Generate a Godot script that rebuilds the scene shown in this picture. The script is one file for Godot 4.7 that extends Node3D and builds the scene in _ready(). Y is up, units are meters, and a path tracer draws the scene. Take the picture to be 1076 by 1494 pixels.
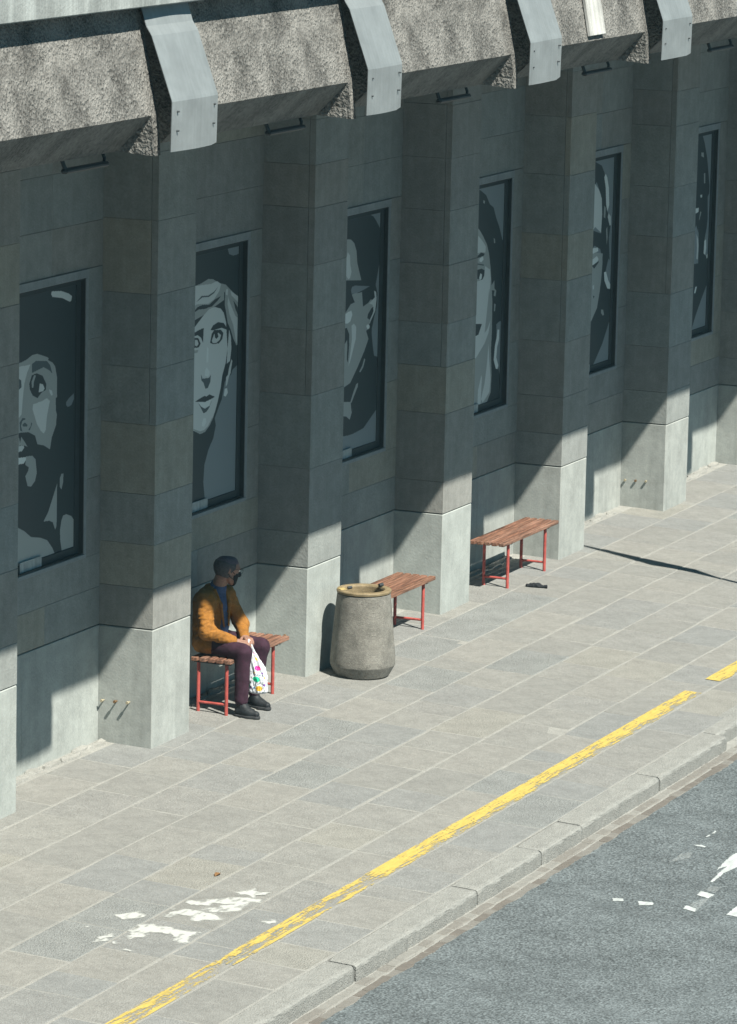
extends Node3D
# A sunlit pavement along a stone arcade, seen from above through a long lens.
# x runs along the wall, y up, z from the wall towards the road; metres.

const S := 3.0508      # distance between pillars
const D := 0.4968      # depth of a bay
const W := 0.7018      # width of a pillar
const GA := -0.0186    # the pavement: height at the origin and its two slopes
const GB := 0.0055
const GZ := -0.0406
const SUN := Vector3(0.475, -1.49, -1.0)
const POSTERS := [
	[0.41, 0.41, "K", [
		["L", 737, 3, 839, 10, 924, 27, 958, 39, 951, 56, 934, 59, 852, 38, 744, 25, 729, 13],
		["L", 998, 62, 1025, 65, 1025, 81, 1033, 101, 1013, 95],
		["F", 373, 244, 471, 235, 530, 224, 583, 223, 690, 245, 711, 252, 702, 258, 750, 271, 780, 288, 802, 332, 804, 407, 789, 410, 793, 456, 805, 474, 798, 498, 800, 486, 796, 512, 750, 555, 732, 598, 665, 576, 595, 564, 569, 529, 501, 509, 367, 498],
		["L", 373, 254, 513, 257, 478, 285, 450, 323, 434, 379, 423, 435, 400, 443, 377, 441],
		["D", 385, 296, 416, 307, 421, 333, 386, 341],
		["D", 530, 257, 571, 249, 690, 260, 726, 279, 751, 313, 715, 297, 655, 280, 584, 286, 531, 290],
		["K", 503, 328, 531, 298, 584, 297, 644, 311, 686, 346, 681, 368, 633, 374, 592, 390, 539, 375, 509, 349],
		["L", 615, 337, 650, 344, 669, 361, 651, 371, 604, 369],
		["F", 526, 322, 555, 300, 573, 304, 550, 329, 548, 347, 532, 347],
		["L", 546, 409, 646, 406, 693, 400, 727, 414, 716, 432, 695, 471, 684, 516, 686, 518, 664, 531, 631, 518, 587, 486, 540, 427],
		["L", 717, 369, 747, 377, 759, 394, 741, 396, 723, 383],
		["D", 433, 474, 458, 468, 488, 480, 482, 486, 440, 481],
		["D", 525, 473, 537, 481, 513, 502, 495, 500, 523, 488],
		["D", 403, 463, 433, 449, 463, 453, 463, 458, 433, 459, 418, 477, 434, 500, 409, 493],
		["M", 905, 436, 935, 424, 989, 411, 990, 434, 960, 454, 923, 457, 905, 448],
		["M", 1007, 389, 1031, 379, 1032, 408, 1010, 402],
		["F", 422, 518, 459, 541, 490, 562, 453, 554, 405, 549],
		["L", 380, 550, 447, 553, 454, 562, 429, 573, 381, 570],
		["F", 473, 597, 540, 601, 577, 619, 591, 672, 573, 700, 530, 717, 493, 711, 468, 671, 498, 653, 504, 641, 467, 628],
		["W", 381, 593, 473, 599, 473, 610, 449, 622, 382, 617],
		["F", 814, 736, 811, 898, 796, 911, 770, 880, 732, 869, 667, 865, 719, 834],
		["F", 860, 704, 882, 706, 880, 739, 862, 765, 842, 752, 842, 721],
		["F", 374, 850, 460, 876, 535, 908, 634, 922, 709, 940, 766, 976, 809, 1016, 686, 1018, 378, 1019],
		["F", 883, 867, 915, 865, 973, 879, 1028, 912, 1023, 1011, 1028, 1030, 881, 1025, 854, 960, 849, 920, 865, 882],
	]],
	[0.46, 0.606, "K", [
		["M", 945, 508, 1046, 510, 1061, 1041, 619, 1003, 595, 923, 606, 852, 653, 797, 713, 755, 742, 706, 728, 676, 782, 629, 812, 608, 846, 539, 933, 515],
		["M", 943, 499, 1004, 485, 1029, 487, 1031, 536, 920, 526],
		["M", 854, -7, 1014, -6, 1009, 31, 932, 34, 877, 23],
		["F", 407, 121, 531, 114, 620, 103, 681, 109, 754, 130, 840, 143, 902, 169, 965, 194, 1021, 209, 1024, 400, 988, 404, 949, 373, 910, 331, 872, 300, 845, 247, 818, 205, 698, 223, 579, 243, 413, 260],
		["L", 407, 117, 561, 122, 657, 126, 729, 120, 781, 136, 762, 162, 697, 191, 625, 203, 493, 194, 410, 198],
		["D", 475, 184, 539, 165, 623, 170, 695, 160, 743, 145, 695, 166, 630, 176, 552, 171],
		["K", 412, 229, 494, 205, 553, 202, 637, 208, 709, 192, 781, 185, 745, 199, 674, 217, 578, 220, 506, 216],
		["L", 902, 173, 1008, 206, 1003, 229, 916, 194],
		["L", 873, 196, 905, 228, 969, 281, 1013, 296, 1007, 359, 1000, 402, 980, 384, 946, 318, 895, 270, 868, 225],
		["L", 847, 163, 871, 163, 866, 190, 842, 184],
		["K", 941, 216, 998, 248, 1006, 284, 968, 253],
		["L", 415, 299, 555, 249, 638, 225, 710, 223, 783, 236, 821, 256, 853, 298, 862, 346, 877, 406, 855, 463, 815, 510, 797, 559, 762, 611, 727, 652, 667, 698, 606, 718, 545, 722, 483, 705, 409, 684],
		["K", 823, 171, 835, 176, 832, 230, 872, 300, 911, 350, 941, 451, 916, 453, 899, 353, 860, 311, 820, 229],
		["L", 892, 329, 918, 363, 926, 411, 910, 460, 868, 468, 877, 406],
		["L", 928, 454, 941, 463, 919, 508, 883, 522, 899, 487],
		["K", 656, 312, 689, 296, 750, 288, 823, 298, 863, 321, 861, 328, 799, 315, 702, 316],
		["K", 654, 363, 673, 329, 702, 316, 788, 322, 819, 338, 808, 361, 766, 375, 693, 372],
		["L", 674, 357, 703, 332, 758, 331, 791, 344, 777, 362, 729, 371, 687, 367],
		["K", 709, 332, 746, 332, 758, 347, 734, 354, 716, 347],
		["K", 415, 310, 522, 298, 572, 297, 566, 355, 541, 333, 499, 318, 416, 318],
		["K", 416, 322, 505, 330, 536, 356, 513, 369, 418, 364],
		["L", 464, 334, 494, 337, 512, 354, 489, 363, 465, 357],
		["F", 418, 374, 513, 379, 496, 389, 419, 388],
		["W", 615, 375, 636, 384, 636, 439, 612, 440],
		["W", 595, 470, 619, 459, 656, 480, 639, 499, 596, 490],
		["D", 546, 479, 566, 500, 646, 504, 670, 494, 665, 522, 635, 543, 604, 544, 579, 517, 554, 507],
		["D", 515, 591, 553, 619, 584, 642, 621, 639, 657, 625, 693, 597, 663, 618, 602, 625, 552, 611],
		["W", 521, 589, 601, 599, 675, 595, 651, 618, 590, 622, 552, 611],
		["K", 478, 584, 538, 577, 593, 572, 618, 577, 655, 572, 724, 588, 687, 592, 601, 597, 514, 588],
		["W", 568, 680, 585, 662, 616, 665, 623, 682, 593, 697, 568, 692],
		["F", 421, 681, 495, 708, 545, 722, 606, 720, 667, 698, 715, 667, 691, 672, 642, 700, 594, 711, 544, 710, 495, 700],
		["K", 409, 692, 483, 711, 545, 724, 631, 719, 716, 679, 739, 706, 713, 755, 653, 797, 606, 852, 595, 923, 619, 1003, 423, 1000],
		["W", 848, 567, 879, 568, 889, 588, 862, 601, 836, 595],
		["L", 864, 521, 895, 512, 926, 506, 896, 528, 878, 554, 860, 561],
		["K", 826, 513, 845, 515, 800, 611, 781, 613, 809, 548],
	]],
	[0.519, 0.519, "M", [
		["K", 434, -55, 783, -38, 836, -4, 900, 10, 939, 30, 993, 64, 1033, 93, 1042, 208, 998, 227, 953, 311, 982, 348, 979, 405, 944, 447, 910, 499, 911, 523, 929, 574, 953, 621, 1044, 638, 1033, 865, 998, 863, 937, 884, 817, 925, 695, 933, 600, 934, 479, 929],
		["F", 443, 74, 579, 86, 630, 105, 664, 141, 680, 195, 742, 273, 759, 337, 775, 391, 850, 381, 888, 367, 939, 378, 929, 408, 894, 454, 870, 479, 861, 494, 828, 501, 865, 539, 807, 587, 716, 648, 612, 708, 518, 719, 465, 722],
		["L", 539, 137, 571, 153, 580, 195, 599, 226, 578, 253, 554, 254, 518, 235, 520, 168],
		["K", 455, 252, 869, 284, 883, 309, 884, 317, 758, 326, 608, 324, 654, 362, 598, 365, 526, 396, 464, 399],
		["M", 612, 291, 656, 290, 871, 310, 783, 318, 695, 324, 608, 323, 597, 305],
		["K", 771, 323, 910, 319, 887, 359, 850, 379, 775, 391],
		["L", 930, 334, 962, 342, 971, 373, 955, 425, 894, 462, 876, 476, 887, 454, 930, 423, 915, 394, 863, 385, 913, 373, 945, 364],
		["K", 893, 352, 924, 343, 932, 366, 888, 372],
		["K", 848, 431, 897, 409, 928, 404, 918, 434, 875, 457, 842, 446],
		["W", 490, 408, 563, 396, 607, 394, 624, 412, 597, 440, 554, 446, 492, 438],
		["L", 615, 460, 648, 453, 683, 470, 680, 523, 649, 561, 605, 614, 580, 634, 609, 565, 625, 518],
		["W", 826, 480, 853, 473, 878, 483, 875, 495, 848, 496],
		["K", 501, 462, 548, 463, 584, 494, 587, 543, 572, 615, 557, 601, 560, 540, 555, 516, 506, 540],
		["F", 809, 618, 823, 626, 798, 656, 758, 675, 738, 671, 783, 647],
		["F", 727, 717, 722, 735, 670, 771, 638, 796, 617, 794, 655, 757, 700, 721],
		["F", 469, 776, 624, 791, 641, 838, 666, 816, 616, 868, 567, 849, 473, 837],
	]],
	[0.612, 0.612, "M", [
		["K", 537, -9, 612, 9, 702, 36, 767, 82, 830, 101, 875, 150, 934, 200, 988, 261, 1066, 279, 1089, 525, 1048, 489, 1063, 645, 975, 640, 925, 650, 941, 740, 910, 795, 981, 862, 1006, 898, 1099, 1030, 651, 1030, 565, 1025],
		["F", 553, 165, 615, 192, 672, 223, 736, 265, 774, 310, 808, 381, 829, 460, 875, 440, 879, 479, 914, 493, 837, 484, 849, 534, 855, 676, 848, 756, 867, 880, 860, 961, 792, 1007, 678, 1008, 564, 1009],
		["L", 556, 203, 611, 222, 674, 249, 717, 272, 713, 300, 631, 292, 564, 294],
		["L", 712, 362, 795, 384, 813, 428, 799, 501, 793, 468, 777, 528, 755, 607, 733, 673, 775, 661, 828, 621, 798, 679, 737, 722, 614, 773, 572, 784, 556, 449, 576, 424, 683, 421, 708, 400],
		["K", 566, 309, 645, 295, 700, 304, 693, 312, 566, 317],
		["W", 620, 321, 673, 314, 688, 330, 649, 340, 615, 332],
		["D", 568, 338, 691, 353, 694, 359, 569, 344],
		["K", 571, 370, 652, 369, 707, 381, 702, 407, 670, 422, 575, 409],
		["W", 622, 409, 640, 389, 668, 397, 663, 416, 629, 420],
		["K", 571, 617, 686, 627, 633, 672, 576, 675],
		["L", 807, 728, 819, 794, 854, 899, 838, 959, 734, 997, 704, 978, 755, 910, 783, 832],
		["L", 700, 864, 709, 881, 701, 945, 699, 1006, 648, 993, 649, 932],
		["W", 949, 676, 978, 679, 976, 727, 949, 758, 940, 806, 977, 846, 964, 863, 937, 858, 897, 814, 912, 746, 938, 708],
		["F", 843, 243, 864, 248, 873, 268, 852, 267],
		["F", 656, 55, 684, 61, 678, 74, 658, 68],
		["F", 881, 488, 910, 494, 898, 518, 868, 511],
		["F", 879, 548, 906, 555, 897, 586, 880, 585],
	]],
	[0.685, 0.685, "M", [
		["K", 625, -4, 773, 28, 827, 65, 855, 117, 886, 252, 948, 287, 968, 339, 945, 391, 974, 506, 952, 495, 904, 552, 894, 600, 969, 647, 1111, 663, 1011, 802, 884, 910, 711, 1008, 629, 1021, 617, 784, 662, 780, 763, 724, 825, 599, 845, 503, 791, 437, 643, 403, 635, 334, 797, 361, 807, 266, 774, 168, 633, 64],
		["L", 622, 94, 735, 143, 791, 189, 807, 266, 796, 357, 647, 308],
		["W", 850, 72, 881, 92, 916, 144, 934, 229, 908, 260, 875, 225, 858, 140, 826, 88],
		["L", 924, 270, 970, 289, 979, 332, 953, 334, 912, 289],
		["F", 562, 433, 840, 462, 829, 562, 807, 642, 763, 724, 662, 780, 602, 783],
		["F", 839, 226, 870, 240, 868, 293, 838, 283],
		["F", 889, 348, 910, 334, 923, 389, 909, 426],
		["W", 645, 422, 746, 426, 756, 445, 648, 449],
		["W", 643, 479, 733, 466, 766, 484, 715, 509, 646, 503],
		["K", 647, 508, 767, 493, 768, 501, 687, 525],
		["W", 874, 556, 913, 557, 956, 601, 1011, 634, 993, 649, 946, 643, 887, 600],
		["F", 841, 738, 880, 742, 899, 768, 876, 772, 843, 755],
		["L", 666, 608, 696, 604, 698, 625, 675, 627],
		["K", 679, 656, 710, 662, 696, 673],
	]],
	[0.736, 0.736, "M", [
		["K", 603, -37, 804, -6, 856, 39, 921, 122, 987, 268, 986, 309, 957, 323, 973, 439, 952, 511, 959, 484, 919, 546, 946, 626, 1032, 653, 1117, 671, 1115, 774, 1009, 781, 896, 854, 792, 927, 727, 982, 630, 1039, 594, 651, 804, 659, 808, 566, 785, 463, 790, 499, 662, 397, 618, 73],
		["W", 688, 369, 779, 368, 775, 390, 692, 396],
		["W", 919, 550, 954, 545, 966, 590, 946, 626, 912, 615],
		["L", 967, 631, 1003, 622, 1014, 639, 982, 649],
		["L", 750, 501, 787, 532, 799, 566, 793, 638, 765, 632, 768, 575],
		["W", 764, 778, 796, 778, 768, 811, 741, 810],
		["F", 793, 84, 839, 87, 851, 114, 796, 103],
		["F", 862, 195, 890, 197, 897, 250, 870, 248],
		["L", 801, 305, 839, 303, 841, 319, 811, 319],
		["F", 813, 389, 836, 395, 803, 430, 789, 437],
	]],
]

var mats := {}
var tex := {}
var taken := {}
var rng := RandomNumberGenerator.new()

# ---------------------------------------------------------------- helpers
func lin(r: float, g: float, b: float) -> Color:
	return Color(r, g, b).linear_to_srgb()

func ground_y(x: float, z: float) -> float:
	return GA + GB * x + GZ * z

func ground_frame() -> Transform3D:
	var ex := Vector3(1, GB, 0).normalized()
	var up := Vector3(0, GZ, 1).cross(ex).normalized()
	return Transform3D(Basis(ex, up, ex.cross(up)), Vector3(0, GA, 0))

func numbered(called: String) -> String:
	var k: int = taken.get(called, 0)
	taken[called] = k + 1
	return called if k == 0 else "%s_%03d" % [called, k]

func thing(called: String, label: String, category: String, at := Vector3.ZERO, group := "") -> Node3D:
	var o := Node3D.new()
	o.name = numbered(called)
	add_child(o)
	o.position = at
	o.set_meta("label", label)
	o.set_meta("category", category)
	if group != "":
		o.set_meta("group", group)
	return o

func structure(called: String) -> Node3D:
	var o := Node3D.new()
	o.name = called
	add_child(o)
	o.set_meta("kind", "structure")
	return o

func part(called: String, mesh: Mesh, mat: Material, parent: Node3D, at := Vector3.ZERO) -> MeshInstance3D:
	var o := MeshInstance3D.new()
	o.name = called
	o.mesh = mesh
	o.material_override = mat
	parent.add_child(o, true)
	o.position = at
	return o

# a small mesh builder: triangles with their own normals
class MB:
	var v := PackedVector3Array()
	var n := PackedVector3Array()
	var uv := PackedVector2Array()
	func tri(a: Vector3, b: Vector3, c: Vector3, na: Vector3, nb: Vector3, nc: Vector3, ua := Vector2.ZERO, ub := Vector2.ZERO, uc := Vector2.ZERO) -> void:
		if (b - a).cross(c - a).dot(na + nb + nc) > 0.0:
			v.append_array([a, c, b]); n.append_array([na, nc, nb]); uv.append_array([ua, uc, ub])
		else:
			v.append_array([a, b, c]); n.append_array([na, nb, nc]); uv.append_array([ua, ub, uc])
	func flat(a: Vector3, b: Vector3, c: Vector3, out: Vector3) -> void:
		var m := (b - a).cross(c - a)
		if m.length_squared() < 1e-16:
			return
		m = m.normalized()
		if m.dot(out) < 0.0:
			m = -m
		tri(a, b, c, m, m, m)
	func quad(a: Vector3, b: Vector3, c: Vector3, d: Vector3, out: Vector3) -> void:
		flat(a, b, c, out)
		flat(a, c, d, out)
	func uquad(a: Vector3, b: Vector3, c: Vector3, d: Vector3, nn: Vector3) -> void:
		tri(a, b, c, nn, nn, nn, Vector2(0, 0), Vector2(1, 0), Vector2(1, 1))
		tri(a, c, d, nn, nn, nn, Vector2(0, 0), Vector2(1, 1), Vector2(0, 1))
	func done() -> ArrayMesh:
		var arr := []
		arr.resize(Mesh.ARRAY_MAX)
		arr[Mesh.ARRAY_VERTEX] = v
		arr[Mesh.ARRAY_NORMAL] = n
		arr[Mesh.ARRAY_TEX_UV] = uv
		var m := ArrayMesh.new()
		m.add_surface_from_arrays(Mesh.PRIMITIVE_TRIANGLES, arr)
		return m

# a box with chamfered edges; jit makes its corners uneven
func add_box(mb: MB, c: Vector3, size: Vector3, b: float, jit := 0.0, turn := Basis.IDENTITY) -> void:
	var h := size * 0.5
	b = min(b, min(h.x, min(h.y, h.z)) * 0.9)
	var corner := {}
	for sx in [-1, 1]:
		for sy in [-1, 1]:
			for sz in [-1, 1]:
				var j := Vector3.ZERO
				if jit > 0.0:
					j = Vector3(rng.randf_range(-jit, jit), rng.randf_range(-jit, jit) * 0.35, rng.randf_range(-jit, jit))
				var px := Vector3(sx * h.x, sy * (h.y - b), sz * (h.z - b)) + j
				var py := Vector3(sx * (h.x - b), sy * h.y, sz * (h.z - b)) + j
				var pz := Vector3(sx * (h.x - b), sy * (h.y - b), sz * h.z) + j
				corner[Vector3i(sx, sy, sz)] = [c + turn * px, c + turn * py, c + turn * pz]
				mb.flat(c + turn * px, c + turn * py, c + turn * pz, turn * Vector3(sx, sy, sz))
	for s in [-1, 1]:
		var q := [[-1, -1], [1, -1], [1, 1], [-1, 1]]
		var fx := []
		var fy := []
		var fz := []
		for e in q:
			fx.append(corner[Vector3i(s, e[0], e[1])][0])
			fy.append(corner[Vector3i(e[0], s, e[1])][1])
			fz.append(corner[Vector3i(e[0], e[1], s)][2])
		mb.quad(fx[0], fx[1], fx[2], fx[3], turn * Vector3(s, 0, 0))
		mb.quad(fy[0], fy[1], fy[2], fy[3], turn * Vector3(0, s, 0))
		mb.quad(fz[0], fz[1], fz[2], fz[3], turn * Vector3(0, 0, s))
		for t in [-1, 1]:
			var a1 = corner[Vector3i(s, t, -1)]
			var a2 = corner[Vector3i(s, t, 1)]
			mb.quad(a1[0], a2[0], a2[1], a1[1], turn * Vector3(s, t, 0))
			a1 = corner[Vector3i(s, -1, t)]
			a2 = corner[Vector3i(s, 1, t)]
			mb.quad(a1[0], a2[0], a2[2], a1[2], turn * Vector3(s, 0, t))
			a1 = corner[Vector3i(-1, s, t)]
			a2 = corner[Vector3i(1, s, t)]
			mb.quad(a1[1], a2[1], a2[2], a1[2], turn * Vector3(0, s, t))

func box(size: Vector3, b := 0.004, jit := 0.0, c := Vector3.ZERO, turn := Basis.IDENTITY) -> ArrayMesh:
	var mb := MB.new()
	add_box(mb, c, size, b, jit, turn)
	return mb.done()

# box given by its two corners
func span(a: Vector3, b: Vector3, bev := 0.004) -> ArrayMesh:
	return box((b - a).abs(), bev, 0.0, (a + b) * 0.5)

# a round rod along a polyline with a radius for each point
func add_tube(mb: MB, pts: Array, rad: Array, seg := 12, caps := true) -> void:
	var rings := []
	var norms := []
	var up := Vector3(0.13, 0.97, 0.21)
	for i in pts.size():
		var d: Vector3 = (pts[min(i + 1, pts.size() - 1)] - pts[max(i - 1, 0)])
		d = d.normalized()
		var s := d.cross(up)
		if s.length() < 0.2:
			s = d.cross(Vector3(1, 0, 0))
		s = s.normalized()
		var t := d.cross(s)
		var ring := []
		var nr := []
		for k in seg:
			var a := TAU * k / seg
			var nn := s * cos(a) + t * sin(a)
			nr.append(nn)
			ring.append(pts[i] + nn * float(rad[i]))
		rings.append(ring)
		norms.append(nr)
	for i in pts.size() - 1:
		for k in seg:
			var j := (k + 1) % seg
			mb.tri(rings[i][k], rings[i][j], rings[i + 1][j], norms[i][k], norms[i][j], norms[i + 1][j])
			mb.tri(rings[i][k], rings[i + 1][j], rings[i + 1][k], norms[i][k], norms[i + 1][j], norms[i + 1][k])
	if caps:
		for e in [0, pts.size() - 1]:
			var d: Vector3 = (pts[0] - pts[1]) if e == 0 else (pts[e] - pts[e - 1])
			for k in seg:
				mb.flat(pts[e], rings[e][k], rings[e][(k + 1) % seg], d)

func tube(pts: Array, rad: Array, seg := 12) -> ArrayMesh:
	var mb := MB.new()
	add_tube(mb, pts, rad, seg)
	return mb.done()

# a turned shape: profile of (radius, height) from the bottom up
func lathe(profile: Array, seg := 64, wobble := 0.0) -> ArrayMesh:
	var mb := MB.new()
	var nz := FastNoiseLite.new()
	nz.seed = 77
	nz.frequency = 6.0
	for i in profile.size() - 1:
		var p: Vector2 = profile[i]
		var q: Vector2 = profile[i + 1]
		var e := (q - p)
		if e.length() < 1e-6:
			continue
		var nn2 := Vector2(e.y, -e.x).normalized()
		for k in seg:
			var pts := []
			var nn := []
			for c in [[k, p], [k + 1, p], [k + 1, q], [k, q]]:
				var a: float = TAU * (c[0] % seg) / seg
				var dir := Vector3(cos(a), 0, sin(a))
				var r: float = c[1].x
				var pos := dir * r + Vector3(0, c[1].y, 0)
				if wobble > 0.0:
					pos += dir * wobble * nz.get_noise_3dv(pos)
				pts.append(pos)
				nn.append(dir * nn2.x + Vector3(0, nn2.y, 0))
			mb.tri(pts[0], pts[1], pts[2], nn[0], nn[1], nn[2])
			mb.tri(pts[0], pts[2], pts[3], nn[0], nn[2], nn[3])
	return mb.done()

# smooth union of tapered capsules [a, ra, b, rb], meshed as surface nets
func add_blob(mb: MB, bones: Array, cell: float, blend := 0.03, bend = null, margin := 0.03) -> void:
	var lo := Vector3(1e9, 1e9, 1e9)
	var hi := -lo
	for b in bones:
		var r: float = max(b[1], b[3]) + margin
		lo = lo.min(b[0] - Vector3.ONE * r).min(b[2] - Vector3.ONE * r)
		hi = hi.max(b[0] + Vector3.ONE * r).max(b[2] + Vector3.ONE * r)
	var nx := int((hi.x - lo.x) / cell) + 3
	var ny := int((hi.y - lo.y) / cell) + 3
	var nz := int((hi.z - lo.z) / cell) + 3
	var f := PackedFloat32Array()
	f.resize(nx * ny * nz)
	f.fill(0.2)
	for b in bones:
		var a: Vector3 = b[0]
		var ab: Vector3 = b[2] - a
		var ra: float = b[1]
		var rb: float = b[3]
		var l2: float = max(ab.length_squared(), 1e-9)
		var r: float = max(ra, rb) + margin
		var p0: Vector3 = ((a.min(b[2]) - Vector3.ONE * r - lo) / cell).floor()
		var p1: Vector3 = ((a.max(b[2]) + Vector3.ONE * r - lo) / cell).ceil()
		for k in range(max(0, int(p0.z)), min(nz, int(p1.z) + 1)):
			for j in range(max(0, int(p0.y)), min(ny, int(p1.y) + 1)):
				var row := (k * ny + j) * nx
				for i in range(max(0, int(p0.x)), min(nx, int(p1.x) + 1)):
					var p := lo + Vector3(i, j, k) * cell
					var t: float = clamp((p - a).dot(ab) / l2, 0.0, 1.0)
					var d: float = p.distance_to(a + ab * t) - lerpf(ra, rb, t)
					var o: float = f[row + i]
					var h: float = max(blend - absf(d - o), 0.0) / blend
					f[row + i] = minf(d, o) - h * h * blend * 0.25
	if bend != null:
		for k in nz:
			for j in ny:
				for i in nx:
					var id := (k * ny + j) * nx + i
					if f[id] < 0.1:
						f[id] = bend.call(lo + Vector3(i, j, k) * cell, f[id])
	net(mb, f, nx, ny, nz, lo, cell)

func net(mb: MB, f: PackedFloat32Array, nx: int, ny: int, nz: int, lo: Vector3, cell: float) -> void:
	var vid := PackedInt32Array()
	vid.resize(nx * ny * nz)
	vid.fill(-1)
	var pos := PackedVector3Array()
	var nor := PackedVector3Array()
	var sy := nx
	var sz := nx * ny
	for k in nz - 1:
		for j in ny - 1:
			for i in nx - 1:
				var o := k * sz + j * sy + i
				var c := [f[o], f[o + 1], f[o + sy], f[o + sy + 1], f[o + sz], f[o + sz + 1], f[o + sz + sy], f[o + sz + sy + 1]]
				var neg := 0
				for q in 8:
					if c[q] < 0.0:
						neg += 1
				if neg == 0 or neg == 8:
					continue
				var sum := Vector3.ZERO
				var cnt := 0
				for e in [[0, 1], [2, 3], [4, 5], [6, 7], [0, 2], [1, 3], [4, 6], [5, 7], [0, 4], [1, 5], [2, 6], [3, 7]]:
					var fa: float = c[e[0]]
					var fb: float = c[e[1]]
					if (fa < 0.0) != (fb < 0.0):
						var t := fa / (fa - fb)
						var pa := Vector3(e[0] & 1, (e[0] >> 1) & 1, e[0] >> 2)
						var pb := Vector3(e[1] & 1, (e[1] >> 1) & 1, e[1] >> 2)
						sum += pa.lerp(pb, t)
						cnt += 1
				vid[o] = pos.size()
				pos.append(lo + (Vector3(i, j, k) + sum / cnt) * cell)
				var g := Vector3(c[1] + c[3] + c[5] + c[7] - c[0] - c[2] - c[4] - c[6], c[2] + c[3] + c[6] + c[7] - c[0] - c[1] - c[4] - c[5], c[4] + c[5] + c[6] + c[7] - c[0] - c[1] - c[2] - c[3])
				nor.append(g.normalized())
	for k in range(1, nz - 1):
		for j in range(1, ny - 1):
			for i in range(1, nx - 1):
				var o := k * sz + j * sy + i
				var ins := f[o] < 0.0
				for ax in 3:
					var step: int = [1, sy, sz][ax]
					if (f[o + step] < 0.0) == ins:
						continue
					var u: int = [sy, sz, 1][ax]
					var w: int = [sz, 1, sy][ax]
					var q := [vid[o - u - w], vid[o - w], vid[o], vid[o - u]]
					if q[0] < 0 or q[1] < 0 or q[2] < 0 or q[3] < 0:
						continue
					mb.tri(pos[q[0]], pos[q[1]], pos[q[2]], nor[q[0]], nor[q[1]], nor[q[2]])
					mb.tri(pos[q[0]], pos[q[2]], pos[q[3]], nor[q[0]], nor[q[2]], nor[q[3]])

func blob(bones: Array, cell: float, blend := 0.03, bend = null) -> ArrayMesh:
	var mb := MB.new()
	add_blob(mb, bones, cell, blend, bend)
	return mb.done()

# ---------------------------------------------------------------- textures
func noise_image(size: int, seed_: int, freq: float, octaves := 4, kind := FastNoiseLite.TYPE_SIMPLEX_SMOOTH) -> PackedByteArray:
	var nz := FastNoiseLite.new()
	nz.seed = seed_
	nz.frequency = freq
	nz.noise_type = kind
	nz.fractal_octaves = octaves
	return nz.get_seamless_image(size, size).get_data()

# grey = base + sum of layers; layers are [bytes, amount]
func mix_image(size: int, base: float, layers: Array, stretch := Vector2i(1, 1)) -> Image:
	var out := PackedByteArray()
	out.resize(size * size)
	for y in size:
		for x in size:
			var g := base
			for l in layers:
				var xx: int = x
				var yy: int = y
				if l.size() > 2:
					xx = (x * int(l[2])) % size
					yy = (y / int(l[3])) % size if int(l[3]) > 0 else y
				g += (l[0][yy * size + xx] / 255.0 - 0.5) * l[1]
			out[y * size + x] = int(clampf(g, 0.0, 1.0) * 255.0)
	var im := Image.create_from_data(size, size, false, Image.FORMAT_L8, out)
	return im

func keep(called: String, im: Image) -> void:
	im.generate_mipmaps()
	tex[called] = ImageTexture.create_from_image(im)

func keep_normal(called: String, im: Image, strength: float) -> void:
	var c := im.duplicate() as Image
	c.clear_mipmaps()
	c.convert(Image.FORMAT_RGBA8)
	c.bump_map_to_normal_map(strength)
	c.generate_mipmaps()
	tex[called] = ImageTexture.create_from_image(c)

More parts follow.
